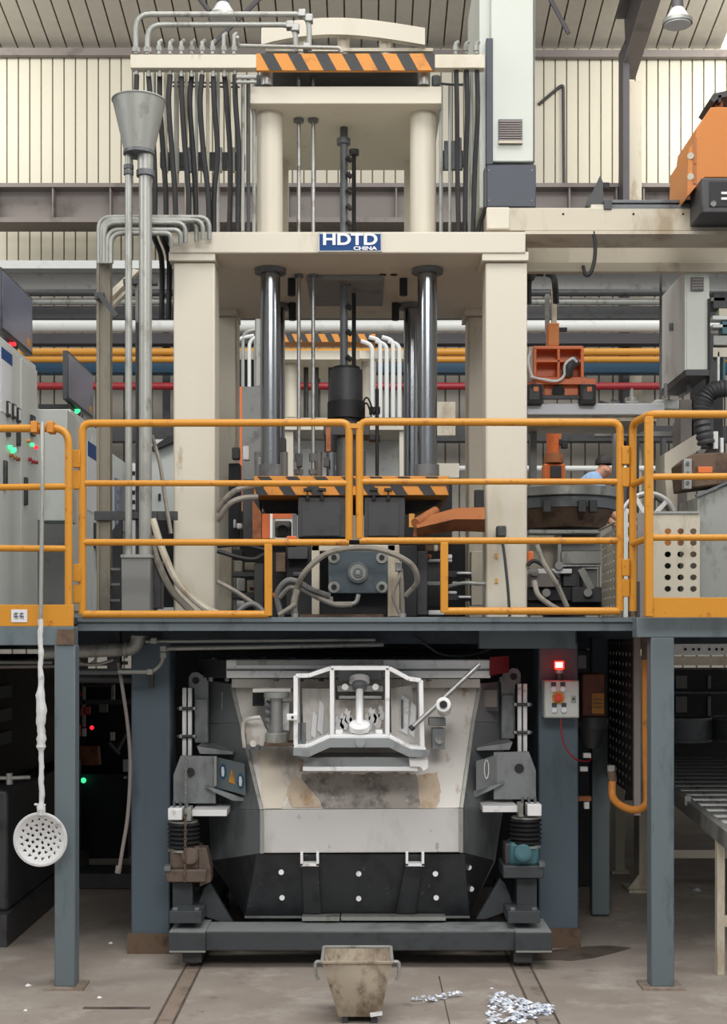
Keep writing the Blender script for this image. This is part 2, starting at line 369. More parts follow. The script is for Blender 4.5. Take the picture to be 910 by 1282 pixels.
# ---- services running across the hall behind the presses
def run(name, mt, y0, y1, Y, label, cat, rnd=False, x0=-30, x1=940):
    if rnd:
        r = (y1-y0)/2*Y/F; o = MB().cyl(P(x0, (y0+y1)/2, Y), P(x1, (y0+y1)/2, Y), r, 14).build(name, mt)
    else: o = Pb(name, mt, None, x0, y0, x1, y1, Y, .25)
    return tag(o, label, cat)
run('cable_tray', whpipe, 326, 336, 20, 'pale cable tray just below the upper cladding behind everything', 'cable tray')
run('roof_duct', midgrey, 340, 362, 20.3, 'wide mid-grey duct directly under the pale cable tray', 'duct')
run('process_pipe', dkgrey, 362, 371, 19.6, 'dark grey pipe right below the wide grey duct', 'pipe', True)
run('process_pipe', galv, 373, 382, 19.7, 'light grey galvanised pipe below the dark one', 'pipe', True)
run('service_beam', dkgrey, 383, 399, 20.2, 'dark steel beam just above the white pipe', 'beam')
run('white_air_pipe', whpipe, 401, 416, 19.5, 'thick white pipe crossing the hall behind the presses', 'pipe', True)
run('service_beam', rafterm, 417, 430, 20.2, 'dark beam between the white pipe and the yellow pipes', 'beam')
run('gas_pipe', orpipe, 436, 445, 19.4, 'upper one of the two yellow gas pipes', 'pipe', True)
run('gas_pipe', orpipe, 446, 454, 19.4, 'lower one of the two yellow gas pipes', 'pipe', True)
run('blue_water_duct', bluep, 454, 466, 19.9, 'blue duct running under the yellow gas pipes', 'duct')
run('fire_water_pipe', red, 479, 488, 19.4, 'red fire water pipe crossing behind the presses', 'pipe', True)
run('lower_girt', dkgrey, 533, 552, 20.2, 'dark girt low on the back wall behind the railings', 'beam')
for px, lab in ((208,'vertical grey bracket post carrying pipes behind the left pipes'), (-6,'bracket post carrying pipes at the far left edge')):
    tag(MB().box(X(px, 20.6)-.05, X(px, 20.6)+.05, 20.56, 20.68, 0, Z(338, 20.6)).build('pipe_rack_post', dkgrey), lab, 'post')
run('white_air_pipe', whpipe, 583, 590, 19.0, 'thin white pipe low behind the worker and the railings', 'pipe', True)
# ================================================================ PLATFORM
DT = 2.01
pf = thing('steel_platform', (0, 7.5, 0), 'blue-grey steel work platform on posts above the furnace', 'platform')
MB().box(-5.4, 5.4, 7.62, 16.5, DT-.03, DT).build('deck_plate', dkblue, pf)
m = MB(); m.pb(93, 773, 806, 779, 7.5, .13); m.pb(96, 779, 806, 790, 7.52, .03); m.build('edge_channel', bluegrey, pf, .003)
MB().pb(-60, 784, 92, 808, 7.32, .12).build('edge_beam', bluegrey, pf, .004)
MB().pb(797, 773, 980, 798, 7.32, .12).build('edge_beam', bluegrey, pf, .004)
MB().box(-5.4, X(92, 7.4), 7.42, 7.64, DT-.04, DT-.005).build('deck_plate', dkblue, pf)
MB().box(X(806, 7.4), 5.4, 7.42, 7.64, DT-.04, DT-.005).build('deck_plate', dkblue, pf)
MB().pb(600, 790, 720, 812, 7.9, .1).build('cross_beam', bluegrey, pf); MB().pb(205, 791, 722, 806, 8.15, .1).build('cross_beam', dkblue, pf)
for y in (9.5, 11, 12.5, 14): MB().box(-5, 5, y, y+.1, DT-.2, DT-.03).build('cross_beam', dkblue, pf)
oilplate = mat('worn_base_plate', (140,128,116), .7, 0, (108,90,76), .4, 9)
def post(a, b, Y, plate=True, d=.11, top=798):
    o = MB().box(X(a, Y), X(b, Y), Y, Y+d, .012, Z(top, Y)).build('post', bluegrey, pf, .006)
    if plate: MB().box(X(a, Y)-.05, X(b, Y)+.05, Y-.04, Y+d+.04, 0, .014).build('base_plate', oilplate, o)
post(68, 94, 7.32, top=807.5); post(815, 844, 7.32)
def bigcol(a, b, Y):
    o = MB().box(X(a, Y), X(b, Y), Y, Y+.26, .03, Z(804, Y)).build('column', colm, pf, .01)
    MB().box(X(a, Y)-.02, X(b, Y)+.01, Y-.02, Y+.28, 0, .12).build('column_footing', rust, o)
bigcol(164, 213, 8.15); bigcol(674, 724, 8.3); post(741, 763, 9.2, False); post(-40, -12, 9.2, False)
MB().pb(655, 787, 722, 812, 8.2, .05).build('gusset_plate', bluegrey, pf); MB().pb(724, 787, 795, 797, 9.0, .05).build('cross_beam', dkblue, pf)
MB().pp([(72,788),(93,788),(93,807),(70,807)], 7.31, .01).build('rust_patch_plate', rust, pf)
m = MB().pb(795, 776, 803, 792, 7.45, .03); m.build('hinge_lug', galv, pf); Pb('hinge_post', dkgrey, pf, 797, 728, 801, 776, 7.5, .03)
# ================================================================ RAILINGS
R = .021
def rail_thing(label, cx, name='guard_railing'): return thing(name, P(cx, 772, 7.5), label, 'railing')
Yc = 7.5
def gate(label, o_x, i_x, low_x, ty, my, ly, by, name='railing_gate'):
    t = thing(name, P((o_x+i_x)/2, by, Yc), label, 'railing')
    s = 1 if i_x > o_x else -1
    MB().tube([P(o_x, by, Yc), P(o_x, ty+1, Yc), P(i_x, ty, Yc), P(i_x, ly-3, Yc)], R, 12, .05).build('outer_frame', yellow, t)
    MB().cyl(P(o_x, my, Yc), P(i_x, my, Yc), R*.8, 12).build('middle_rail', yellow, t)
    MB().cyl(P(o_x, ly, Yc), P(i_x+s*0, ly, Yc), R*.9, 12).build('lower_rail', yellow, t)
    MB().box(X(low_x, Yc)-R, X(low_x, Yc)+R, Yc-R, Yc+R, Z(by, Yc)-.01, Z(ly+2, Yc)).build('lower_post', yellow, t, .004)
    MB().cyl(P(o_x, by, Yc), P(low_x, by, Yc), R, 12).build('bottom_rail', yellow, t)
    return t
gl = gate('left yellow railing gate in front of the press, cut away at lower right', 103, 437, 336, 529, 605, 679, 769)
gr = gate('right yellow railing gate in front of the press, cut away at lower left', 776, 450, 556, 528, 603, 677, 765)
def hinge(px, y0, y1, par): 
    Pb('hinge_plate', yellow, par, px-4, y0, px+5, (y0+y1)//2-2, Yc-.03, .05, .003); Pb('hinge_plate', yellow, par, px-4, (y0+y1)//2+2, px+5, y1, Yc-.02, .05, .003)
hinge(95, 563, 612, gl); hinge(96, 706, 755, gl); hinge(783, 558, 609, gr); hinge(783, 700, 747, gr)
MB().pb(437, 530, 450, 536, Yc-.02, .03).build('latch_plate', yellow, gl)
# left wing
Yl = 7.34
t = thing('guard_railing', P(40, 783, Yl), 'left-hand yellow guard railing with kick plate where the ladle hangs', 'railing')
MB().tube([P(-70, 537, Yl), P(86, 536, Yl), P(86, 780, Yl)], R, 12, .09).build('top_rail', yellow, t)
MB().cyl(P(-70, 611, Yl), P(86, 609, Yl), R*.85, 12).build('middle_rail', yellow, t); MB().cyl(P(-70, 686, Yl), P(86, 687, Yl), R*.85, 12).build('middle_rail', yellow, t)
Pb('kick_plate', yellow, t, -70, 757, 92, 784, Yl-.02, .012, .002)
MB().box(X(-64, Yl), X(-56, Yl), Yl-R, Yl+R, Z(783, Yl), Z(537, Yl)).build('post', yellow, t)
for px in (42, 62): Pb('rest_hook', yellow_o, t, px-4, 527, px+4, 541, Yl-.05, .09, .003)
stk = Pb('sticker', paper, t, 14, 763, 34, 779, Yl-.024, .004); stk['label'] = 'white paper sticker with two faint printed characters'
m = MB()
for bx in (17.5, 24.5):                            # two small printed characters, stroke by stroke
    m.pb(bx, 767.5, bx+5, 768.5, Yl-.026, .002); m.pb(bx, 771, bx+5, 772, Yl-.026, .002); m.pb(bx+2, 766.5, bx+3, 775, Yl-.026, .002)
    m.pb(bx, 768.5, bx+.8, 774, Yl-.026, .002); m.pb(bx+4.2, 771, bx+5, 775, Yl-.026, .002)
m.build('printed_characters', ink, stk)
# right wing with short return
Yr_ = 7.2
t = thing('guard_railing', P(860, 773, Yr_), 'right-hand yellow guard railing with kick plate and a short return to the gate', 'railing')
MB().tube([P(792, 765, Yc), P(792, 530, Yc), P(815, 518.5, Yr_), P(980, 519, Yr_)], R, 12, .06).build('top_rail', yellow, t)
MB().box(X(812, Yr_)-R, X(812, Yr_)+R, Yr_-R, Yr_+R, Z(772, Yr_), Z(522, Yr_)).build('post', yellow, t, .004)
MB().tube([P(792, 607, Yc), P(813, 597, Yr_), P(980, 596, Yr_)], R*.85, 12, .02).build('middle_rail', yellow, t)
MB().tube([P(792, 681, Yc), P(813, 673, Yr_), P(980, 673, Yr_)], R*.85, 12, .02).build('middle_rail', yellow, t)
Pb('kick_plate', yellow, t, 812, 748, 980, 773, Yr_-.01, .012, .002)
MB().box(X(952, Yr_)-R, X(952, Yr_)+R, Yr_-R, Yr_+R, Z(772, Yr_), Z(522, Yr_)).build('post', yellow, t)
# ================================================================ SKIMMING LADLE
t = thing('skimming_ladle', P(51, 1084, 7.2), 'long-handled perforated white ladle hanging from the left railing', 'ladle')
Yd = 7.2
MB().tube(fillet([P(53, 545, 7.40), P(53, 529.5, 7.40), P(53, 529.5, 7.26), P(53, 560, Yd+.01)], .02)[:-1]+[P(53, 560, Yd+.01), P(53, 600, Yd), P(51, 780, Yd)], .011, 10).build('handle', galv, t)
random.seed(3); pts = []; rs = []
for i in range(50):
    y = 775+i*5; pts.append(P(50.5+.6*math.sin(i*.9)+(y-775)*.007+random.uniform(-.4,.4), y, Yd)); rs.append((.012+random.uniform(0,.004)+(.006+random.uniform(0,.008) if 17 < i < 33 else 0)+(.008 if i > 46 else 0)))
MB().tube(pts, rs, 9).build('crusted_shaft', ladlem, t)
cc = P(50.5, 1051, Yd); rad = 33*Yd/F
m = MB(); N_ = 15; cell = 2*rad/N_
def disc_perf(m, c, rad):
    rings = [0, .14, .32, .5, .68, .84, 1.0]; holes = [(0, 0)]
    seg = 48
    # disc built of a bowl surface, holes are real openings cut by skipping small cells
    nr = 22; na = 90
    def pos(i, j):
        r = i/nr; a = 2*PI*j/na
        return c+Vector((r*rad*math.cos(a)*.98, .035*(1-r*r)+.0, r*rad*math.sin(a)*1.0))
    hs = []
    for rr, k, off in ((.16,4,0.2),(.36,9,.0),(.56,14,.1),(.76,18,.25)):
        for q in range(k): hs.append((rr*math.cos(2*PI*q/k+off), rr*math.sin(2*PI*q/k+off)))
    vs = []; idx = {}
    for i in range(nr+1):
        for j in range(na): idx[i, j] = len(vs); vs.append(pos(i, j))
    fs = []
    for i in range(nr):
        for j in range(na):
            r = (i+.5)/nr; a = 2*PI*(j+.5)/na; x, y = r*math.cos(a), r*math.sin(a)
            if any((x-h[0])**2+(y-h[1])**2 < .055**2 for h in hs): continue
            fs.append((idx[i, j], idx[i+1, j], idx[i+1, (j+1) % na], idx[i, (j+1) % na]))
    m.add(vs, fs)
disc_perf(m, cc, rad)
o = m.build('perforated_bowl', ladlem, t); sd = o.modifiers.new('th', 'SOLIDIFY'); sd.thickness = .006
rp_ = [cc+Vector((rad*math.cos(a)*.99, 0, rad*math.sin(a))) for a in [2*PI*i/40 for i in range(41)]]
MB().tube(rp_, .006, 6).build('rim', ladlem, t)
m = MB(); m.beam(P(51, 1008, Yd), P(54, 1022, Yd), .03, .02); m.beam(P(43, 1007, Yd), P(57, 1008, Yd), .012, .014); m.build('socket', ladlem, t, .003)
# ================================================================ HYDRAULIC PRESS
pr = thing('hydraulic_press', (0, 8.3, DT), 'tall cream four-column casting press with striped moving platens in the middle of the platform', 'press')
def text(s, size, off, loc, rot, mt, name, parent, ext=.002, sx=1):
    cu = bpy.data.curves.new(name, 'FONT'); cu.body = s; cu.size = size; cu.extrude = ext; cu.offset = off; cu.align_x = 'CENTER'; cu.align_y = 'CENTER'
    o = bpy.data.objects.new('tmp', cu); COL.objects.link(o); dg = bpy.context.evaluated_depsgraph_get()
    me = bpy.data.meshes.new_from_object(o.evaluated_get(dg)); bpy.data.objects.remove(o)
    me.transform(Matrix.Diagonal((sx, 1, 1, 1))); me.materials.clear(); me.materials.append(mt)
    q = bpy.data.objects.new(name, me); COL.objects.link(q); q.rotation_euler = rot
    q.location = Vector(loc)-(W[parent.name] if parent else Vector()); q.parent = parent
    if parent: W[q.name] = Vector(loc)
    return q
Yp = 8.3; Yb = 9.98
xl0, xl1, xr0, xr1 = X(217, Yp), X(269, Yp), X(608, Yp), X(660, Yp)
zt = Z(328, Yp)
for a, b in ((xl0, xl1), (xr0, xr1)):
    MB().box(a, b, Yp, Yp+.25, DT, zt).build('column', cream, pr, .012)
    MB().box(a, b, Yb-.27, Yb, DT, zt).build('column', cream, pr, .012)
    MB().box(a-.025, b+.005, Yp-.03, Yp+.29, zt, Z(317, Yp)).build('column_cap', cream, pr, .004)
    MB().box(a-.025, b+.005, Yb-.3, Yb+.02, zt, Z(317, Yp)).build('column_cap', cream, pr, .004)
Yf = 8.26
MB().box(X(212, Yf), X(658, Yf), Yf, Yb, Z(317, Yf), Z(290, Yf)).build('top_crossbeam', cream, pr, .008)
sg = MB().pb(398, 291, 478, 315, Yf-.012, .01).build('sign_plate', galv, pr); sg['label'] = 'blue maker sign with white capital letters HDTD and small CHINA'
MB().pb(400, 293, 476.5, 313.5, Yf-.014, .004).build('blue_field', bluesign, sg)
text('HDTD', .096, .003, P(438, 300.2, Yf-.0165), (PI/2, 0, 0), ink_w, 'large_lettering', sg, .001, 1.24)
text('CHINA', .03, .0012, P(457, 311, Yf-.0165), (PI/2, 0, 0), ink_w, 'small_lettering', sg, .001, 1.5)
# underside details of the crossbeam
zc = Z(317, Yf)
rec = Pb('recessed_plate', midgrey, pr, 385, 0, 480, 0, 9.25, .3) if 0 else None
m = MB().box(X(386, 9.0), X(480, 9.0), 8.75, 9.45, zc-.035, zc-.001); m.build('ram_mounting_plate', midgrey, pr, .004)
def vcyl(name, mt, px, Y, y0, y1, r, n=16, par=pr, bev=0):
    z0 = y1 if isinstance(y1, float) and y1 < 20 else Z(y1, Y); z1 = y0 if isinstance(y0, float) and y0 < 20 else Z(y0, Y)
    return MB().cyl((X(px, Y), Y, z0), (X(px, Y), Y, z1), r, n).build(name, mt, par, bev)
zpl = Z(596, 8.45)                                # top of striped platen
for px, Y in ((338.5, 8.62), (535, 8.62), (346, 9.55), (516, 9.55)):
    vcyl('guide_pillar', chrome, px, Y, zc, zpl, .062 if Y < 9 else .06, 28)
    vcyl('pillar_flange', dksteel, px, Y, zc-.002, zc-.028, .1, 24)
    vcyl('pillar_foot', dksteel, px, Y, zpl+.09, zpl, .075, 20)
for px, Y in ((365, 8.85), (366, 9.5), (505, 8.85), (495, 9.5)): vcyl('stop_bolt', black, px, Y, zc, zc-.11 if Y < 9 else zc-.12, .026, 14)
for px in (479, 493): vcyl('bolt_hole_plug', black, px, 8.75, zc, zc-.004, .024, 14)
# thin ejector rods running right through the frame
zu = Z(130, 8.5)
for px in (374, 392):
    vcyl('ejector_rod', steel, px, 8.75, Z(86, 8.75), zpl+.02, .0125, 10)
    vcyl('rod_collar', dksteel, px, 8.75, zu-.002, zu-.02, .034, 14); vcyl('rod_collar', dksteel, px, 8.75, zc-.002, zc-.018, .03, 14)
    vcyl('rod_nut', dksteel, px, 8.75, Z(568, 8.75), Z(578, 8.75), .026, 6)
    vcyl('rod_nut', dksteel, px, 8.75, Z(588, 8.75), Z(594, 8.75), .03, 6)
for px, Y, y0 in ((430.5, 8.9, 156), (443, 9.1, 190)):
    vcyl('lift_spindle', dksteel if px < 440 else black, px, Y, y0, 470, .026 if px < 440 else .014, 14)
MB().tube([P(430, 158, 8.9), P(430, 156, 8.9), P(445, 156, 8.9)], .013, 8).build('spindle_hook', dkgrey, pr)
vcyl('spindle_collar', dksteel, 430, 8.9, 174, 181, .045, 16); vcyl('spindle_collar', dksteel, 443, 9.1, 188, 194, .035, 16)
for k in range(9): 
    q = 197+k*20 if k < 5 else 350+(k-5)*32
    MB().cyl(P(434, q, 8.86), P(440, q+5, 8.86), .016, 8).build('coupling_screw', black, pr)
# upper frame
Yu = 8.5
MB().box(X(312, Yu), X(553, Yu), Yu, 9.72, Z(130, Yu), Z(108, Yu)).build('upper_plate', cream, pr, .006)
for px, Y in ((337.5, 8.68), (529.5, 8.68), (347, 9.55), (520, 9.55)):
    vcyl('upper_column', cream, px, Y, zu, Z(290, Yf), .083 if Y < 9 else .08, 28)
for px in (325, 552): vcyl('upper_tie_rod', galv, px if px > 400 else 318, 8.6, Z(107, 8.6), Z(290, Yf), .012, 8)
# striped beam with ram stubs
Ys = 8.42; hz = MB().pb(321, 67, 544, 88, Ys, .03).build('hazard_striped_beam', yellow_o, pr)
hz['label'] = 'orange beam with slanting black warning stripes'
for k in range(7):
    a = 326+k*34; pts = [(a,67),(a+16,67),(a+27.5,88),(a+11.5,88)]
    pts = [(min(max(x, 321), 544), y) for x, y in pts]
    MB().prism([P(x, y, Ys-.0025) for x, y in pts], (0, .004, 0)).build('black_stripe', blackp, hz)
MB().box(X(330, 8.7), X(537, 8.7), 8.6, 9.6, Z(93, 8.7), Z(80, 8.7)).build('ram_head_plate', dkgrey, pr, .004)
for px in (334, 530.5): vcyl('ram_stub', steel, px, 8.53, 88, 108, .04, 24)
for px in (324, 546): vcyl('tie_nut', dksteel, px, 8.6, 96, 107, .03, 6)
# manifold bars
ml = MB().pb(163, 68, 321, 85, 8.42, .07).build('manifold_bar', cream, pr, .004); mr = MB().pb(544, 68, 607, 85, 8.42, .07).build('manifold_bar', cream, pr, .004)
for i, px in enumerate((199, 213, 227, 240, 253, 266, 280, 293, 570, 583, 596)):
    top = 50 if i < 6 else 41 if i < 8 else 52
    m = MB(); m.tube([P(px, 68, 8.45), P(px, top+3, 8.45), P(px+3, top+1, 8.5)], .012, 8); m.cyl(P(px, 64, 8.45), P(px, 58, 8.45), .018, 6); m.build('pipe_elbow', galv, pr)
# big looping pipes on top
pipe('bent_air_pipe', galv, pr, [(170,68,8.45),(170,18,8.45),(387,18,8.6),(387,66,8.6)], .017, .09)
pipe('bent_air_pipe', galv, pr, [(184.5,68,8.45),(184.5,31,8.45),(370,31,8.6),(370,66,8.6)], .017, .09)
pipe('bent_air_pipe', galv, pr, [(297,46,8.45),(297,57,8.5),(425,60,8.6),(428,66,8.6)], .012, .04)
for px, py in ((378,18),(387,24),(363,32),(370,36),(384,60)): MB().box(X(px,8.6)-.024, X(px,8.6)+.024, 8.57, 8.63, Z(py,8.6)-.024, Z(py,8.6)+.024).build('pipe_fitting', steel, pr, .006)
for px in (170, 184.5): MB().cyl(P(px, 66, 8.45), P(px, 60, 8.45), .026, 6).build('pipe_nut', steel, pr)
# arched top beam
arc = []
Ya = 8.95
for k in range(15):
    t = k/14; px = 327+t*205; arc.append((px, 35-13*math.sin(PI*(t**.85))))
top_ = [(a, b) for a, b in arc]
m = MB()
for k in range(14):
    (a, b), (c, d) = top_[k], top_[k+1]
    m.add([P(a,b,Ya), P(c,d,Ya), P(c,d+21,Ya), P(a,b+21,Ya), P(a,b,Ya)+Vector((0,.05,0)), P(c,d,Ya)+Vector((0,.05,0)), P(c,d+21,Ya)+Vector((0,.05,0)), P(a,b+21,Ya)+Vector((0,.05,0))], [(0,1,2,3),(0,4,5,1),(3,2,6,7),(4,7,6,5)]+([(0,3,7,4)] if k == 0 else [])+([(1,5,6,2)] if k == 13 else []))
m.build('arched_top_beam', cream, pr)
for px, y0 in ((430, 43), (482, 45), (377, 46)): vcyl('arch_support', cream, px, 9.05, y0, Z(84, 8.7), .04, 18)
vcyl('arch_bolt', dksteel, 520, 9.1, 54, 70, .03, 10)
MB().box(X(335, 9.2), X(540, 9.2), 9.0, 9.5, Z(72, 9.1), Z(68, 9.1)).build('arch_base_plate', cream_d, pr)
# hoses from the manifold down behind the crossbeam
random.seed(11)
for i, px in enumerate((171, 186, 200, 213, 227, 240, 253, 267, 281, 294)):
    dx = random.uniform(-3, 3); e = px+(6 if i < 7 else 2)+random.uniform(-2, 4); Yh = 8.46+.02*(i % 3)
    hose('black_hose', black, pr, [(px, 94, Yh), (px+dx, 130, Yh), (px+4+dx, 190, Yh+.03), (e+dx*.5, 245, Yh+.04), (e, 296, Yh+.05)], .0165, 8, 5)
    MB().cyl(P(px, 85, 8.455), P(px, 96, 8.46), .013, 10).build('hose_nipple', galv, pr)
for i, px in enumerate((193, 207, 220, 233, 246, 260, 273, 287)):
    vcyl('drop_pipe', cream_d if i % 2 else galv, px, 8.6, 85, 296, .011, 8)
for px in (304, 311): vcyl('drop_pipe', dkgrey if px == 311 else galv, px, 8.5, 100, 290, .012, 8)
for i, (px, e) in enumerate(((571, 574), (584, 582), (597, 592))):
    hose('black_hose', black, pr, [(px, 88, 8.46), (px+1, 140, 8.46), ((px+e)/2, 210, 8.5), (e, 292, 8.5)], .015, 8, 5)
vcyl('drop_pipe', galv, 590, 8.6, 85, 292, .011, 8); vcyl('drop_pipe', galv, 563, 8.6, 108, 292, .01, 8)
b = MB().pb(200, 190, 306, 209, 8.75, .08).build('valve_block_bar', dkgrey, pr, .004)
for px in (207, 221, 238, 256, 275, 291): MB().pb(px-3, 184, px+3, 215, 8.72, .03).build('valve', galv if px % 2 else dksteel, b, .003)
b = MB().pb(554, 188, 580, 209, 8.75, .08).build('valve_block_bar', dkgrey, pr, .004)
for px in (559, 568, 576): MB().pb(px-3, 172+px % 3*4, px+2, 212, 8.72, .03).build('valve', dksteel, b, .003)
for y in (103, 108): pipe('cross_pipe', dkgrey, pr, [(216, y, 8.62), (300, y+1, 8.62)], .006)
for y in (97, 103, 96): pipe('cross_pipe', galv, pr, [(296, y, 8.4), (321, y, 8.4)], .011)
pipe('cross_pipe', dkgrey, pr, [(545, 104, 8.6), (566, 106, 8.6), (580, 106, 8.6)], .008)
# striped moving platen
Ym = 8.45
pln = thing('x', (0,0,0), 'x', 'x'); bpy.data.objects.remove(pln)
pl_ = MB().box(X(318, Ym), X(562, Ym), Ym, 9.8, Z(620, Ym), zpl).build('moving_platen', yellow_o, pr, .003); pl_['label'] = 'orange moving platen with black warning stripes'
for r_, (ya, yb) in enumerate(((596.5, 606), (608, 620))):
    for k in range(8):
        a = 322+k*35-r_*9; s_ = 9 if r_ == 0 else 8
        pts = [(min(max(x, 318), 562), y) for x, y in ((a, ya), (a+15, ya), (a+15+s_, yb), (a+s_, yb))]
        MB().prism([P(x, y, Ym-.0025) for x, y in pts], (0, .004, 0)).build('black_stripe', blackp, pl_)
MB().pb(318, 605.5, 562, 608, Ym-.004, .01).build('platen_seam', blackp, pl_)
# central hydraulic cylinder
vcyl('main_cylinder', dkgrey, 433.5, 8.95, 464, 505, .108, 28); vcyl('cylinder_cap', black, 433.5, 8.95, 460, 464, .09, 28)
vcyl('cylinder_flange', black, 433.5, 8.95, 504, 525, .125, 28); vcyl('cylinder_neck', dksteel, 433.5, 8.95, 525, zpl, .07, 24)
MB().pb(405, 530, 463, 545, 8.85, .25).build('cylinder_yoke', dkgrey, pr, .006)
for px in (414, 452): vcyl('yoke_pin', chrome, px, 8.8, 565, zpl, .03, 14); vcyl('yoke_pin', dkgrey, 414, 8.8, 545, 566, .04, 14)
for y in (509, 544): MB().pb(462, y, 476, y+7, 8.85, .1).build('bracket_arm', black, pr, .003)
vcyl('sensor_rod', black, 472, 8.85, 487, 596, .012, 10)
hose('black_hose', black, pr, [(452,509,8.8),(458,498,8.78),(463,503,8.78),(468,520,8.8)], .006)
hose('black_hose', black, pr, [(452,514,8.8),(457,505,8.78),(461,508,8.78),(465,522,8.8)], .006)
MB().pb(408, 535, 414, 565, 8.75, .05).build('orange_bracket', rustor, pr)
for px in (324, 356, 399): vcyl('pressure_pipe', midgrey, px, 8.9, 566, zpl, .024 if px != 324 else .03, 12)
MB().pb(322, 572, 336, 596, 8.6, .1).build('limit_switch_box', midgrey, pr, .006)
for px in (371, 405): MB().pb(px, 572, px+7, 584, 8.68, .06).build('clamp_nut', dkgrey, pr, .003)
# black mould blocks hanging below the platen
for a, b in ((373, 434), (456, 507)):
    blk = MB().pb(a, 621, b, 673, 8.48, .5).build('mould_block', dkgrey, pr, .006)
    for px in (a+12, a+30): MB().cyl(P(px, 612, 8.46), P(px, 626, 8.46), .012, 8).build('clamp_bolt', black, blk); Pb('bolt_head', black, blk, px-5, 611, px+5, 614, 8.43, .04)
    Pb('cover_plate', dkgrey, blk, a+5, 628, b-8, 671, 8.472, .01, .002)
m = MB(); m.pp([(323,621),(562,621),(545,632),(505,640),(372,640),(330,640)], 8.75, .3); m.build('platen_underframe', dark, pr)
m = MB(); m.pp([(316,626),(327,641),(327,674),(316,674)], 8.5, .06); m.build('orange_guard', rustor, pr)
MB().pb(328, 643, 338, 674, 8.52, .04).build('orange_guard', orange, pr); MB().pb(338, 643, 341, 674, 8.5, .02).build('white_edge_strip', whst, pr)
MB().pb(341, 643, 366, 649, 8.52, .04).build('orange_guard', orange, pr); MB().pb(366, 643, 371, 672, 8.52, .04).build('chrome_strip', chrome, pr)
MB().pb(344, 652, 364, 672, 8.7, .1).build('small_gearbox', midgrey, pr, .01); MB().cyl(P(354, 664, 8.66), P(354, 664, 8.72), .035, 16).build('gearbox_hub', black, pr)
MB().pb(359, 671, 371, 683, 8.46, .05).build('orange_clip', orange, pr, .003)
# orange-brown pouring launder
m = MB(); m.pp([(517,671),(520,650),(570,636),(607,635),(607,666),(570,664),(522,672)], 8.2, .02)
m.add([P(520,651,8.2), P(570,636,8.2), P(607,635,8.2), P(607,650,8.05), P(569,650,8.05), P(522,661,8.05)], [(0,1,4,5),(1,2,3,4)])
m.add([P(522,661,8.05), P(569,650,8.05), P(607,650,8.05), P(607,666,8.2), P(570,665,8.2), P(522,672,8.2)], [(0,1,4,5),(1,2,3,4)]); m.build('orange_chute', rustor, pr)
MB().cyl(P(520, 655, 8.12), P(545, 640, 8.3), .03, 12).build('chute_pipe', rustor, pr)
MB().pb(512, 643, 519, 660, 8.3, .03).build('yellow_tag', orpipe, pr)
MB().pb(594, 613, 606, 640, 8.2, .05).build('black_sensor_box', black, pr, .006)
# lower mould carriage
lf = MB(); lf.pb(390, 682, 400, 772, 8.2, .08); lf.pb(390, 682, 495, 690, 8.2, .08); lf.pb(485, 682, 500, 772, 8.2, .08); lf.build('lower_frame', cream_d, pr, .004)
die = MB().pb(411, 690, 485, 743, 8.1, .25).build('lower_die_block', diem, pr, .005); die['label'] = 'blue-grey machined die block with a round hub'
for px, py in ((418,698),(478,698),(418,735),(478,735)):
    MB().cyl(P(px, py, 8.085), P(px, py, 8.1), .034, 20).build('bolt_boss', galv, die); MB().cyl(P(px, py, 8.08), P(px, py, 8.09), .017, 12).build('bolt_recess', black, die)
for r, y, mt_ in ((.062, 8.07, dksteel), (.048, 8.06, galv), (.03, 8.05, dksteel), (.014, 8.045, steel)): MB().cyl(P(448, 717, y), P(448, 717, 8.1), r, 24).build('hub_ring', mt_, die, .002)
Pb('dark_infill', dark, pr, 400, 743, 485, 772, 8.25, .2); MB().pb(375, 769, 480, 775, 8.15, .15).build('scorched_base_plate', rust, pr)
pipe('bracket_pipe', galv, pr, [(414,747,8.06),(414,756,8.06),(446,756,8.06),(449,744,8.06)], .014, .03)
for pts, r, mt_ in (
    ([(369,742,7.95),(382,716,7.9),(410,693,7.88),(448,686,7.88),(482,690,7.88),(514,706,7.9),(522,728,7.95),(508,746,8.0)], .017, hosegrey),
    ([(352,772,8.0),(347,745,7.98),(358,728,7.95),(372,728,7.95),(390,738,7.95),(412,746,8.0)], .018, midgrey),
    ([(350,748,7.98),(362,736,7.96),(378,738,7.96),(398,748,7.98),(420,757,8.0),(440,757,8.03)], .016, hosegrey),
    ([(372,738,7.92),(368,755,7.92),(369,772,7.94)], .02, hosegrey), ([(349,770,7.9),(360,763,7.9),(370,756,7.9)], .014, hosegrey),
    ([(500,704,8.05),(500,720,8.0),(492,745,7.98),(500,768,8.0)], .011, hosegrey), ([(501,712,8.02),(503,740,8.0),(504,770,8.02)], .015, hosegrey)):
    hose('mould_hose', mt_, pr, pts, r)
MB().pb(495, 703, 503, 715, 7.98, .08).build('hose_manifold', steel, pr, .004)
for px in (369, 504): MB().cyl(P(px, 768, 7.93), P(px, 776, 7.93), .022, 10).build('hose_foot_fitting', galv, pr)
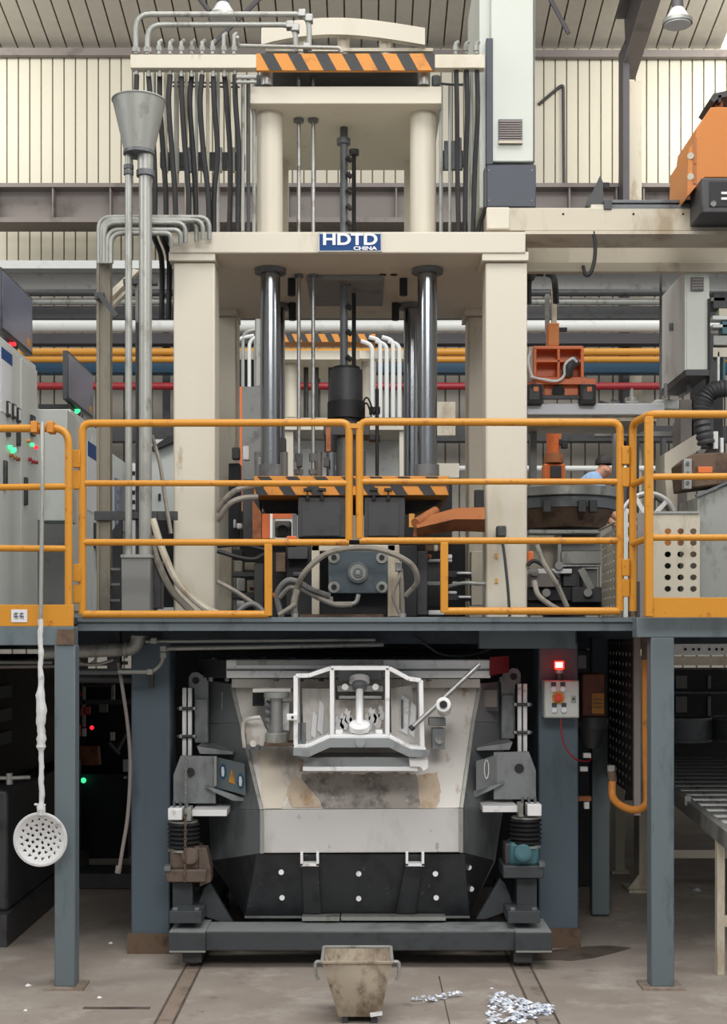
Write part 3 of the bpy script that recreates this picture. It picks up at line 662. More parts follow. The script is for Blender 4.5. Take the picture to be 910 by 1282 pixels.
for a, b, c, d, Y, mt_ in ((286,640,330,772,10.4,dark),(330,676,600,772,10.6,dark),(500,600,566,672,10.8,dkgrey),(358,683,390,770,8.5,dark),(360,685,385,700,8.4,dkgrey),(340,690,360,772,8.7,dark),(500,683,522,772,8.45,dark),(522,690,535,770,8.6,dkgrey),(304,600,326,680,8.8,dkgrey),(286,580,300,680,9.4,dark),(345,692,357,716,8.4,rust),(273,682,290,765,9.2,cream_d),(290,688,304,700,9.0,dark),(290,716,330,722,8.9,dkgrey),(290,742,326,750,8.9,dark),(318,705,330,770,8.8,dkgrey),(532,682,556,690,9.0,rust),(590,690,608,758,9.0,cream_d),(556,715,590,723,9.0,dkgrey),(556,745,590,752,9.0,dkgrey),(535,706,552,760,9.2,dkgrey),(522,728,556,733,8.7,midgrey)):
    MB().pb(a, b, c, d, Y, .15).build('machine_block', mt_, pr, .004)
for a, b, c, d, Y, mt_ in ((294,702,303,716,9.5,cream),(306,704,320,714,9.4,cream_d),(296,724,306,740,9.5,whst),(309,726,318,742,9.4,cream_d),(312,735,330,739,9.2,dullred),(296,752,306,762,9.2,whst),(340,742,346,748,8.6,orange),(366,716,380,722,8.4,dkgrey),(528,694,540,699,9.2,orange),(536,700,566,704,9.2,whst),(524,712,534,716,9.2,orange),(529,718,534,728,9.2,whst),(522,748,532,762,9.1,cream),(530,742,535,750,9.0,whst),(536,764,556,770,8.9,whst),(560,694,566,700,9.1,whst),(566,728,574,732,9.0,whst),(561,740,572,744,9.0,whst),(572,716,590,719,8.95,whst),(574,746,590,749,8.95,whst),(543,682,548,690,8.9,cream),(296,655,303,662,9.3,whst),(292,650,295,661,9.3,whst),(304,665,312,672,9.3,dkgrey),(660,690,668,706,8.7,orange),(546,618,560,624,9.0,whst),(350,548,358,566,8.9,dkgrey),(290,560,300,575,9.3,dkgrey),(304,558,312,576,9.2,whst)):
    MB().pb(a, b, c, d, Y, .06).build('pale_fitting' if mt_ in (whst, cream, cream_d) else 'small_fitting', mt_, pr, .008)
# low clutter of hoses left and right of the die, inside the railing gates
for pts, r, mt_ in (([(189,672,8.1),(196,700,8.05),(214,738,8.02),(240,766,8.02)], .021, hosegrey),([(191,650,8.0),(204,690,7.98),(222,728,7.98),(252,758,7.98),(276,770,7.98)], .021, cream_d),
    ([(272,640,8.2),(285,622,8.15),(300,612,8.15),(330,606,8.2)], .017, hosegrey),([(272,652,8.2),(286,632,8.15),(302,624,8.15),(322,622,8.2)], .017, hosegrey),
    ([(272,728,8.1),(294,740,8.1),(316,755,8.1),(330,768,8.1)], .014, hosegrey),([(296,768,8.05),(308,758,8.05),(320,757,8.05),(334,770,8.05)], .016, midgrey),
    ([(272,690,8.15),(300,698,8.15),(318,700,8.15),(330,694,8.2)], .013, black),([(272,684,8.15),(300,682,8.15),(330,688,8.2)], .012, black),
    ([(672,682,8.0),(680,704,7.98),(696,730,7.98),(710,760,8.0)], .015, hosegrey),([(669,728,8.2),(674,745,8.15),(690,758,8.1),(706,766,8.1)], .016, hosegrey),
    ([(660,708,8.3),(668,702,8.3),(680,708,8.3),(700,724,8.3)], .012, black),([(628,672,8.15),(632,700,8.15),(636,740,8.15),(638,772,8.15)], .009, dkgrey),
    ([(555,736,8.4),(580,730,8.3),(600,731,8.3),(612,730,8.35)], .012, galv)):
    hose('floor_hose', mt_, pr, pts, r)
MB().pb(622, 658, 634, 672, 8.2, .08).build('push_button_box', dkgrey, pr, .008)
for y in (696, 727): MB().pb(620, y-3, 623, y+3, 8.29, .01).build('yellow_mark', orpipe, pr)
# ================================================================ REAR PRESS (background)
Y2 = 16.0
rp2 = thing('hydraulic_press', (X(430, Y2), Y2, DT-.0), 'small distant cream press with striped beam seen between the columns of the large press', 'press')
MB().pb(356, 418, 470, 428, Y2, .3).build('hazard_striped_beam', yellow_o, rp2)
for k in range(7):
    a = 357+k*16.5; MB().prism([P(x, y, Y2-.004) for x, y in ((a,418),(a+8,418),(a+13,428),(a+5,428))], (0,.006,0)).build('black_stripe', blackp, rp2)
MB().pb(352, 439, 452, 450, Y2+.1, 1.2).build('upper_plate', cream, rp2); MB().pb(292, 439, 328, 450, Y2, .15).build('manifold_bar', cream, rp2); MB().pb(450, 439, 505, 449, Y2, .15).build('manifold_bar', cream, rp2)
for px in (364, 462): MB().cyl(P(px, 450, Y2+.4), P(px, 523, Y2+.4), .085, 16).build('upper_column', cream, rp2)
MB().pb(345, 523, 520, 538, Y2, 1.5).build('top_crossbeam', cream, rp2)
for px in (345, 500): Pb('column', cream, rp2, px, 538, px+22, 772, Y2+.05, .4)
for i, px in enumerate((296, 304, 312, 320, 327)):
    pipe('bent_air_pipe', galv if i % 2 else whpipe, rp2, [(px,500,Y2-.05),(px,424-(i % 2)*8,Y2-.05),(px+22,420-(i % 2)*8,Y2-.05)], .022, .12, 8); vcyl('black_hose', black, px+3, Y2+.05, 450, 524, .026, 8, rp2)
for i, px in enumerate((466, 476, 484, 492, 500)):
    pipe('bent_air_pipe', whpipe, rp2, [(px,523,Y2-.05),(px,432-i % 2*6,Y2-.05),(px-14,427-i % 2*5,Y2-.05)], .026, .12, 8)
for px in (383, 396, 414): vcyl('ejector_rod', dkgrey, px, Y2+.6, 450, 524, .03, 8, rp2)
MB().pb(455, 540, 500, 596, Y2+.9, .1).build('pale_guard_panel', white, rp2); MB().pb(352, 552, 414, 598, Y2+.8, .1).build('pale_guard_panel', whst, rp2)
MB().pb(362, 562, 395, 596, Y2+.2, .1).build('moving_platen', midgrey, rp2)
MB().pb(540, 503, 570, 545, Y2+2, .1).build('pale_guard_panel', cream_d, rp2); MB().pb(545, 580, 575, 598, Y2+1, .1).build('pale_guard_panel', cream, rp2)
t = thing('electric_furnace_cabinet', P(310, 772, 13), 'tall cabinet with orange edge seen between left front column and chrome pillar', 'cabinet')
Pb('body', midgrey, t, 303, 484, 334, 772, 13, .6); Pb('orange_edge', orange, t, 294, 484, 303, 772, 13, .6); t.children[0]
vcyl('vent_pipe', galv, 323, 13.2, 400, 484, .03, 10, t)
# ================================================================ LEFT SIDE ON THE PLATFORM
# funnel on pipe
t = thing('funnel_stack', P(175, 772, 8.1), 'grey conical funnel on a tall galvanised pipe at upper left', 'funnel')
Yf2 = 8.0
MB().cyl(P(174, 127, Yf2), P(174, 190, Yf2), .156, 32, .088).build('funnel', galv, t)
c0 = P(174, 127, Yf2); MB().tube([c0+Vector((math.cos(a)*.155, math.sin(a)*.155, 0)) for a in [2*PI*i/32 for i in range(33)]], .006, 6).build('funnel_rim', galv, t)
MB().cyl(P(174, 190, Yf2), P(174, 194, Yf2), .092, 28).build('funnel_flange', dksteel, t)
MB().cyl(P(182, 194, Yf2), P(182, 215, Yf2), .046, 20).build('pipe_socket', galv, t); MB().cyl(P(182, 214, Yf2), P(182, 221, Yf2), .053, 20).build('pipe_flange', dksteel, t)
MB().cyl(P(182, 220, Yf2), P(182, 698, Yf2), .038, 20).build('main_pipe', galv, t)
MB().cyl(P(161, 192, Yf2), P(161, 698, Yf2), .021, 14).build('side_pipe', galv, t)
for y in (210, 217): MB().cyl(P(161, y-3, Yf2), P(161, y+2, Yf2), .03, 14).build('pipe_collar', dksteel, t)
vcyl('side_pipe', dkgrey, 172, 8.05, 356, 698, .012, 8, t)
pipe('drain_bend', galv, t, [(172,404,8.05),(172,356,8.05),(182,352,7.99)], .012, .05)
for y in (353, 645): Pb('pipe_clamp', dkgrey, t, 154, y-4, 196, y+4 if y > 400 else y+2, Yf2+.02, .06)
# junction box stand
t2 = thing('junction_box', P(172, 772, 7.95), 'plain grey steel junction box at the foot of the funnel pipe', 'box')
Pb('box_body', midgrey, t2, 152, 697, 188, 770, 7.92, .3, .005); Pb('box_side', dkgrey, t2, 188, 702, 202, 762, 8.05, .1, .005); Pb('box_lid', galv, t2, 151, 694, 189, 698, 7.91, .32)
# vertical cable duct and bundle of bent pipes
t3 = thing('cable_duct', P(130, 772, 8.3), 'tall square weathered steel cable duct rising left of the funnel pipe', 'cable duct')
MB().box(X(124, 8.2), X(136, 8.2), 8.2, 8.26, DT, Z(285, 8.2)).build('duct_body', weath, t3, .003)
MB().box(X(121, 8.2), X(124.5, 8.2), 8.19, 8.27, DT, Z(285, 8.2)).build('side_lip', weath, t3)
MB().box(X(136, 8.2), X(138, 8.2), 8.19, 8.27, DT, Z(285, 8.2)).build('side_lip', weath, t3)
Pb('angle_bracket', dkgrey, t3, 118, 640, 222, 651, 8.17, .03); Pb('angle_bracket', dkgrey, t3, 118, 366, 130, 374, 8.16, .03)
m = MB().beam(P(124, 368, 8.15), P(146, 396, 7.9), .03, .01); m.build('strut', dkgrey, t3)
m = MB().beam(P(131, 378, 8.3), P(170, 340, 8.9), .04, .03); m.build('strut', cream_d, t3); MB().beam(P(134, 388, 8.3), P(172, 352, 8.9), .03, .03).build('strut', cream_d, t3)
t4 = thing('bent_pipe_bundle', P(190, 290, 8.3), 'bundle of galvanised pipes bending over from the square duct to the crossbeam', 'pipes')
for i, (xs, yt, xe, yd) in enumerate(((124,272,262,300),(128,275,246,302),(131,279,232,304),(135,288,226,306),(139,292,214,308),(130,276,254,300))):
    Y = 8.2-.03*i+(.0 if i < 5 else .1)
    pipe('bent_pipe', galv, t4, [(xs, 330, Y), (xs, yt, Y), (xe, yt, Y), (xe, yd, Y+.02)], .0145, .07)
for i, (a, b) in enumerate(((190, 205), (200, 214), (206, 222))): hose('black_hose', black, t4, [(a, 288, 8.14), (a+4, 300, 8.3), ((a+b)/2+4, 320, 8.5), (b-2, 350, 8.62), (b-3, 400, 8.65)], .017)
# left hoses and small brackets
hose('mould_hose', hosegrey, t3, [(190,545,8.1),(200,580,8.1),(206,620,8.1),(214,668,8.1)], .012)
for i, yy in enumerate((711, 730, 750)): Pb('side_bracket', midgrey, t3, 137, yy, 150, yy+3, 8.22, .05)
m = MB(); m.pp([(138,668),(152,648),(152,770),(140,770)], 8.6, .05); m.build('gusset', dkgrey, t3)
Pb('gusset', dark, t3, 190, 650, 218, 760, 9.0, .1)
# control cabinets: fronts face right
def cabinet(x, y0, y1, ztop, label, depth=1.2, mt_=cabgrey):
    t = thing('control_cabinet', (x-depth/2, y0, DT), label, 'cabinet', None)
    MB().box(x-depth, x, y0, y1, DT+.002, ztop).build('body', mt_, t, .006)
    return t
xa = -2.2
c1 = cabinet(xa, 7.95, 9.12, 3.72, 'nearest grey control cabinet at the far left with meters, lamps and switches')
def face(par, name, mt_, y0, y1, z0, z1, d=.012, x=xa, bev=0): return MB().box(x, x+d, y0, y1, z0, z1).build(name, mt_, par, bev)
def yz(px, py, x=xa):
    Y = x*F/(px-CX); return Y, Z(py, Y)
for a, b in ((7.97, 8.66), (8.67, 9.1)): face(c1, 'door', cabgrey, a, b, DT+.08, 3.68, .014, bev=.004)
for px, py in ((6,512),(13,515),(19,520),(37,533)):
    Y, z = yz(px, py); big = px == 37
    mtr = face(c1, 'panel_meter', blackp, Y-.035*(1.3 if big else 1), Y+.035*(1.3 if big else 1), z-.055*(1.2 if big else .8), z+.055*(1.2 if big else .8), .03); MB().box(xa+.03, xa+.032, Y-.022, Y+.022, z-.03, z+.035).build('dial', paper, mtr)
Y, z = yz(6, 540); face(c1, 'panel_meter', blackp, Y-.03, Y+.03, z-.03, z+.03, .03); Y, z = yz(19, 548); face(c1, 'panel_meter', blackp, Y-.03, Y+.03, z-.05, z+.05, .03)
for px, py, mt_ in ((8,560,led_g),(13,563,led_g),(31,552,orpipe),(36,557,led_g),(41,560,led_r),(9,570,rustor),(14,573,rustor),(18,575,rustor),(33,575,red),(37,578,red),(41,579,red),(11,565,led_g)):
    Y, z = yz(px, py); MB().cyl((xa+.01, Y, z), (xa+.035, Y, z), .012, 12).build('indicator_lamp' if mt_ in (led_g, led_r) else 'push_button', mt_, c1)
for px, py in ((2, 595), (28, 615)):
    Y, z = yz(px, py); face(c1, 'door_handle', blackp, Y-.02, Y+.02, z-.09, z+.09, .035, bev=.006)
Y, z = yz(5, 480); Pk = face(c1, 'notice_sheet', paper, Y-.13, Y+.13, z-.19, z+.2, .017); MB().box(xa+.017, xa+.018, Y-.13, Y+.13, z+.13, z+.2).build('blue_header', bluesign, Pk)
Pb('side_box', cabgrey, c1, 45, 512, 84, 652, 9.3, .3, .006); 
# row B
c2 = cabinet(xa, 10.2, 11.6, Z(512, 10.2), 'second grey control cabinet, behind the ladle handle, with a blue-headed sheet')
face(c2, 'door', cabgrey, 10.22, 10.9, DT+.08, 3.55, .014, bev=.004); face(c2, 'door', cabgrey, 10.92, 11.58, DT+.08, 3.5, .014, bev=.004)
sh = face(c2, 'notice_sheet', paper, 10.75, 11.3, 2.9, 3.45, .017); MB().box(xa+.017, xa+.018, 10.75, 11.3, 3.33, 3.45).build('blue_header', bluesign, sh)
face(c2, 'panel_meter', blackp, 11.0, 11.2, 2.62, 2.82, .03); face(c2, 'door_handle', blackp, 10.5, 10.54, 2.5, 2.75, .035); face(c2, 'door_handle', blackp, 11.1, 11.14, 2.45, 2.7, .035)
Pb('side_panel', cabgrey, c2, 46, 518, 82, 650, 10.18, .015, .004); Pb('lower_side_panel', midgrey, c2, 47, 652, 84, 758, 10.19, .01)
Pb('cable_loop_tray', black, c2, 48, 506, 86, 511, 10.3, .4)
for px in (48, 60): MB().cyl(P(px, 629, 10.17), P(px, 629, 10.19), .02, 10).build('side_lock', black if px == 48 else rust, c2)
c3 = cabinet(xa, 11.9, 13.3, 3.5, 'third grey control cabinet, farthest of the row, with a dark window', mt_=cabgrey)
face(c3, 'dark_window', screenm, 12.0, 12.5, 2.85, 3.3, .02); face(c3, 'door', cabgrey, 12.7, 13.28, DT+.08, 3.4, .014)
m = thing('control_cabinet', P(210, 772, 12), 'pale cabinet standing behind the funnel pipe beside the front left press column', 'cabinet')
Pb('body', cabgrey, m, 188, 550, 240, 772, 12.2, .8); Pb('black_handle', black, m, 198, 618, 201, 626, 12.18, .03); MB().pp([(186,560),(196,556),(212,545),(222,548),(222,551),(190,564)], 12.1, .3).build('cable_bundle', dark, m)
t = thing('white_post_rack', P(165, 772, 12.4), 'thin white perforated uprights between the two galvanised pipes', 'rack')
for px in (167, 196): 
    o = Pb('upright', whpipe, t, px-3, 580, px+3, 772, 12.4, .1)
    for y in range(590, 640, 12): Pb('slot', black, o, px-2, y, px+2, y+5, 12.395, .01)
# monitors
def monitor(y0, y1, z0, z1, label, led, lean=.02):
    t = thing('control_monitor', (xa-.05, (y0+y1)/2, z0-.1), label, 'monitor')
    MB().box(xa-.06, xa-.02, y0, y1, z0, z1).build('housing', dkgrey, t, .006)
    MB().box(xa-.02, xa-.016, y0+.02, y1-.02, z0+.02, z1-.02).build('display_glass', screenm, t)
    MB().box(xa-.016, xa-.015, y1-.16, y1-.07, z0+.04, z0+.09).build('yellow_label', orpipe, t)
    MB().box(xa-.1, xa-.04, (y0+y1)/2-.08, (y0+y1)/2+.08, z0-.12, z0+.02).build('stand', black, t)
    MB().box(xa-.05, xa-.012, (y0+y1)/2-.1, (y0+y1)/2-.07, z0-.03, z0-.01).build('status_led', led, t)
    if led is led_g: MB().box(xa-.05, xa-.012, (y0+y1)/2-.16, (y0+y1)/2-.13, z0-.05, z0-.02).build('status_led', led, t)
monitor(8.33, 9.11, 3.78, 4.17, 'large dark flat screen on top of the nearest cabinet at the far left', led_r)
monitor(10.2, 11.15, 3.68, 4.05, 'smaller dark flat screen on top of the second cabinet', led_g)
# ================================================================ RIGHT SIDE ABOVE THE PLATFORM
# pale tower on the gantry
Yt = 8.6
tw = thing('tower_cabinet', P(640, 258, Yt), 'tall pale grey tower cabinet with dark base standing on the gantry beside the press', 'cabinet')
x0, x1 = X(615, Yt), X(670, Yt); zt1 = Z(-60, Yt)
MB().box(x0+.01, x1-.005, Yt, Yt+.9, Z(206, Yt), zt1).build('body', cablight, tw, .008)
MB().box(X(614.5, Yt-.05), X(668.5, Yt), Yt-.05, Yt, Z(206, Yt), zt1).build('front_door', cablight, tw, .008)
MB().box(X(608.5, Yt-.06), X(617, Yt-.06), Yt-.065, Yt-.01, Z(206, Yt-.06), Z(48, Yt-.06)).build('dark_edge_channel', slate, tw, .003)
MB().box(X(600, Yt), x0+.01, Yt+.0, Yt+.95, Z(260, Yt), zt1).build('side_channel', cablight, tw, .006)
MB().box(X(667.5, Yt-.05), X(669, Yt-.05), Yt-.055, Yt-.04, Z(206, Yt), zt1).build('door_gap', dkgrey, tw)
MB().box(X(609, Yt-.07), X(671, Yt-.07), Yt-.07, Yt+.9, Z(259, Yt-.07), Z(206, Yt-.07)).build('dark_base', slate, tw, .006)
MB().prism([(X(609, Yt-.07), Yt-.07, Z(259, Yt-.07)), (X(609, Yt-.07), Yt-.07, Z(210, Yt-.07)), (X(609, Yt-.07)-.02, Yt+.8, Z(210, Yt-.07)), (X(609, Yt-.07)-.02, Yt+.8, Z(259, Yt-.07))], (-.012, 0, 0)).build('side_plate', dkgrey, tw)
v = Pb('ventilation_grille', dksteel, tw, 624, 149, 654, 180, Yt-.065, .02, .002)
for k in range(9): Pb('louvre', steelbr, v, 625.5, 151+k*2.9, 652.5, 152.6+k*2.9, Yt-.075, .012)
Pb('grille_sill', cream_d, v, 624, 176, 654, 179, Yt-.078, .015)
for px in (612, 669):
    for py in (213, 251): MB().cyl(P(px if px < 640 else 666, py, Yt-.075), P(px if px < 640 else 666, py, Yt-.068), .006, 8).build('screw', galv, tw)
# gantry
Yg2 = 8.42
ga = thing('gantry_beam', P(750, 320, Yg2), 'long cream gantry beam running right from the press top', 'gantry')
MB().pb(610, 260, 960, 289, Yg2, .25).build('upper_beam', cream_d, ga, .006)
MB().pb(609, 259, 638, 287, Yg2-.03, .03).build('end_plate', cream, ga, .008)
MB().pb(657, 289, 960, 293, Yg2-.03, .3).build('beam_lip', cream_d, ga)
MB().box(X(660, 8.9), X(960, 8.9), 8.9, 9.1, Z(330, 8.9), Z(297, 8.9)).build('lower_beam', cream, ga, .006)
MB().pb(660, 328, 960, 340, 8.85, .06).build('lower_flange', cream_d, ga, .003)
MB().pb(660, 297, 712, 329, 8.87, .03).build('splice_plate', cream_d, ga, .003)
for px in (705, 793, 855): MB().cyl(P(px, 268, Yg2-.004), P(px, 268, Yg2+.004), .007, 10).build('bolt_hole', black, ga)
m = MB(); m.pb(762, 250, 880, 254, 8.45, .1); m.pb(757, 256, 880, 262, 8.42, .15); m.build('linear_rail', dksteel, ga, .003); MB().pb(756, 250, 766, 262, 8.41, .16).build('rail_stop', dkgrey, ga, .003)
m = MB().pp([(733,258),(737,246),(742,240),(751,220),(755,228),(755,257),(745,258)], 8.5, .05); m.build('end_stop_bracket', dkgrey, ga)
MB().pb(755, 228, 763, 236, 8.52, .05).build('buffer', black, ga, .004); MB().pb(740, 256, 758, 262, 8.43, .08).build('bracket_foot', cream, ga)
hose('hanging_cable', black, ga, [(743,290,8.4),(745,306,8.4),(744,326,8.4),(739,342,8.4),(733,344,8.42),(730,334,8.5)], .012)
# orange carriage
oc = thing('gantry_carriage', P(885, 262, 8.2), 'bright orange gantry carriage with a black motor housing at the right edge', 'carriage')
MB().pp([(872,160),(890,134),(960,134),(960,222),(882,222),(860,247),(862,186),(870,176)], 8.25, .5).build('orange_housing', orange_b, oc, .004)
for y in (195, 221): MB().cyl(P(864.5, y, 8.24), P(864.5, y, 8.252), .02, 14).build('lightening_hole', clad, oc)
for y0, y1 in ((172,205),(207,230)): MB().pb(868, y0, 872, y1, 8.243, .01).build('red_brown_slot', rustor, oc)
bx = MB().pb(878, 222, 960, 267, 8.12, .29).build('black_housing', dkgrey, oc, .012); MB().pb(888, 227, 960, 259, 8.115, .01).build('inner_panel', black, bx, .003)
MB().cyl(P(893, 255, 8.11), P(893, 255, 8.12), .017, 14).build('eye_bolt', galv, bx)
for y in (240, 247): MB().pb(903, y, 930, y+3, 8.11, .01).build('white_slot_label', paper, bx)
MB().pp([(889,124),(893,117),(912,113),(960,113),(960,122),(910,121),(900,122),(894,128)], 8.4, .3).build('black_cap', dkgrey, oc); MB().pb(896, 121, 905, 134, 8.45, .1).build('cap_stem', rustor, oc); MB().pb(899, 119, 903, 128, 8.4, .1).build('cap_bolt', black, oc)
# orange gripper on mast
og = thing('casting_gripper', P(702, 503, 9.6), 'orange ribbed casting gripper on a white mast with black feet, on the pale shelf', 'gripper')
Y = 9.6
Pb('mast', cream, og, 691, 352, 697, 405, Y+.1, .05); Pb('mast_rail', steel, og, 683, 368, 688, 412, Y+.1, .04); Pb('mast_head', orange_b, og, 686, 404, 700, 433, Y, .12, .006); Pb('clamp_lever', black, og, 700, 410, 710, 414, Y+.02, .05)
fr_ = MB(); fr_.pb(668, 433, 730, 437, Y-.08, .14); fr_.pb(668, 472, 733, 477, Y-.08, .14); fr_.pb(668, 437, 671.5, 472, Y-.08, .14); fr_.pb(727, 437, 731, 474, Y-.08, .14); fr_.pb(697.5, 437, 701, 472, Y-.08, .1); fr_.pb(671, 450, 727, 453.5, Y-.08, .1); fr_.pb(671, 437, 727, 472, Y+.04, .02); fr_.build('ribbed_frame', orange, og, .003)
Pb('side_plate', cream_d, og, 662, 434, 668, 474, Y-.05, .1); MB().pp([(668,474),(746,474),(746,481),(672,481)], Y-.1, .2).build('base_flange', orange, og)
for a in (659, 726):
    o = Pb('rubber_foot', black, og, a, 481, a+20, 506, Y-.12, .1, .004); Pb('foot_recess', dkgrey, o, a+4, 486, a+16, 500, Y-.124, .01); Pb('foot_pad', orange, o, a+9, 484, a+15, 490, Y-.13, .01)
Pb('cross_member', dkgrey, og, 679, 495, 726, 499, Y-.1, .05); Pb('lower_housing', orange, og, 681, 482, 725, 495, Y-.04, .08, .004); MB().cyl(P(699, 490, Y-.07), P(699, 490, Y), .045, 16).build('drive_hub', black, og)
MB().tube(smoothp([P(709,470,Y-.1), P(713,458,Y-.12), P(720,452,Y-.1)], 6), .04, 10).build('wrapped_motor', dkgrey, og)
hose('white_cable', whst, og, [(664,472,Y-.12),(680,475,Y-.14),(697,477,Y-.14),(706,470,Y-.14),(707,457,Y-.16),(716,449,Y-.16),(722,453,Y-.14)], .009)
hose('white_cable', whst, og, [(664,440,Y-.1),(661,452,Y-.12),(664,466,Y-.12),(668,474,Y-.12)], .01)
MB().tube([P(660,380,Y-.1), P(660,352,Y-.1), P(664,341,Y-.1), P(680,341,Y-.1)], .03, 6, .06).build('cable_chain', black, og)
MB().tube([P(684,342,Y), P(693,345,Y), P(695,358,Y), P(696,380,Y+.05)], .022, 6, .06).build('cable_chain', black, og)
Pb('chain_bracket', dkgrey, og, 660, 332, 675, 337, 9.2, .3)
# pale shelf under gripper
sh = thing('pale_shelf_beam', P(740, 530, 9.7), 'pale horizontal machine shelf carrying the orange gripper', 'shelf')
MB().pb(660, 505, 832, 519, 9.55, .7).build('shelf_top', ink_w, sh, .006); MB().pb(660, 519, 822, 527, 9.6, .6).build('shelf_underside', cream_d, sh)
MB().pb(820, 500, 850, 512, 9.6, .3).build('shelf_end', white, sh, .01)
for px, py in ((728, 494), (735, 500), (752, 503), (766, 501)): MB().beam(P(px, py, 9.6), P(px+9, py+3, 9.65), .015, .02).build('loose_fitting', dksteel, sh)
MB().cyl(P(791, 503, 9.8), P(791, 498, 9.8), .05, 14).build('cone_base', galv, sh); MB().cyl(P(791, 498, 9.8), P(791, 486, 9.8), .02, 12, .006).build('cone', galv, sh)
Pb('support', steelbr, sh, 852, 500, 866, 560, 9.9, .2); Pb('support', midgrey, sh, 664, 527, 672, 600, 10.1, .1)
# orange robot arm below shelf
ra = thing('robot_arm', P(694, 640, 11), 'upright orange robot arm behind the turntable, below the pale shelf', 'robot')
MB().cyl(P(694, 530, 11), P(692, 570, 11), .07, 16, .05).build('upper_arm', orange, ra); MB().cyl(P(693, 568, 11), P(693, 580, 11), .075, 16, .08).build('wrist_joint', rustor, ra)
MB().pb(681, 580, 708, 622, 10.95, .18).build('lower_housing', orange, ra, .015); Pb('black_cover', dkgrey, ra, 689, 583, 703, 598, 10.94, .02, .006); Pb('black_fitting', black, ra, 703, 554, 711, 561, 10.95, .05, .005); Pb('joint_bolt', black, ra, 700, 550, 704, 556, 10.95, .04)
MB().pb(683, 622, 706, 640, 11, .12).build('pedestal', rustor, ra)
# turntable
tt = thing('turntable', P(712, 772, 10.5), 'round dark turntable with a pale rim right of the front right press column', 'turntable')
c = Vector((X(708, 10.5), 10.6, 0)); rr = .43
def zc_(py, Y=10.6): return Z(py, Y)
MB().cyl((c.x, c.y, zc_(626)), (c.x, c.y, zc_(614)), rr, 48).build('rim_ring', galv, tt, .006)
MB().cyl((c.x, c.y, zc_(640)), (c.x, c.y, zc_(626)), rr*.93, 40).build('gear_ring', dksteel, tt)
MB().cyl((c.x, c.y, zc_(663)), (c.x, c.y, zc_(640)), rr*.72, 40, rr*.9).build('underside_cone', rust, tt)
MB().cyl((c.x, c.y, DT), (c.x, c.y, zc_(663)), .16, 24).build('pedestal', dkgrey, tt)
for px in (680, 724, 738): Pb('underside_lug', dkgrey, tt, px, 626, px+10, 641, 10.15, .06, .005)
# grey machine frame below turntable
mf = thing('machine_bed', P(710, 772, 10.9), 'grey machine bed full of fittings below the turntable', 'machine')
for a, b, c_, d, y_, mt_ in ((662,663,752,668,10.0,galv),(698,668,703,742,10.05,galv),(703,690,752,706,10.0,galv),(703,668,752,690,10.2,midgrey),(662,668,698,712,10.3,cream_d),(664,712,716,718,9.9,whst),(664,718,700,735,9.9,steelbr),(660,735,716,752,9.95,dark),(716,735,754,754,9.9,dkgrey),(662,752,756,770,10.0,dark),(704,704,752,709,10.02,white),(730,712,748,735,10.1,midgrey),(705,718,722,734,9.95,dkgrey)):
    MB().pb(a, b, c_, d, y_, .2).build('bed_block', mt_, mf, .004)
for px, py in ((684,742),(700,708),(736,742),(669,716)): MB().cyl(P(px, py, 9.86), P(px, py, 9.9), .03, 14).build('bed_bolt', steel, mf)
MB().beam(P(727,712,9.9), P(740,738,9.9), .05, .02).build('brace', galv, mf)
# perforated guards
pg = thing('perforated_guard', P(770, 772, 9), 'narrow cream perforated guard sheet seen at an angle behind the right gate', 'guard')
ya, yb = 8.5, 9.6
a = P(778, 656, ya); b = P(753, 662, yb)
a2 = P(778, 770, ya); 
m = MB(); o_ = Vector((a.x, a.y, DT+.01)); m.perf(o_, Vector((b.x-a.x, b.y-a.y, 0)), (0, 0, a.z-DT-.01), 7, 10, .2, (.004, .0, 0)); m.build('perforated_sheet', cream, pg)
MB().tube([P(750,664,9.7), P(770,654,8.6), P(779,653,8.45)], .008, 6).build('top_edge', cream_d, pg)
MB().box(X(781, 8.3), X(786, 8.3), 8.3, 8.34, DT, Z(640, 8.3)).build('slotted_upright', cabgrey, pg)
pg2 = thing('perforated_guard', P(840, 772, 8.6), 'grey-beige guard sheet with round holes behind the right-hand railing', 'guard')
MB().pb(798, 642, 812, 772, 8.6, .02).build('blank_sheet', steelbr, pg2)
YY = 8.6; o_ = Vector((X(828, YY), YY, DT+.01))
MB().pp([(812,642),(876,644),(876,658),(812,658)], YY, .012).build('top_strip', cream_d, pg2); MB().pb(812, 658, 828, 772, YY, .012).build('side_strip', cream_d, pg2)
nv = 8; zT = Z(658, YY); m = MB(); m.perf(o_, ((876-828)*YY/F, 0, 0), (0, 0, zT-o_.z), 3, nv, .27, (0, .012, 0)); m.build('perforated_sheet', cream_d, pg2)
m = MB().pb(812, 640, 876, 643, YY-.01, .04); m.build('top_edge', galv, pg2)
t = thing('orange_machine_panel', P(848, 710, 9.3), 'orange panel showing through the upper holes of the beige guard sheet', 'machine'); Pb('panel', orange_b, t, 800, 655, 885, 690, 9.2, .1); Pb('panel', dark, t, 818, 690, 885, 772, 9.3, .1); Pb('pale_strip', cream_d, t, 796, 690, 818, 772, 9.25, .1)
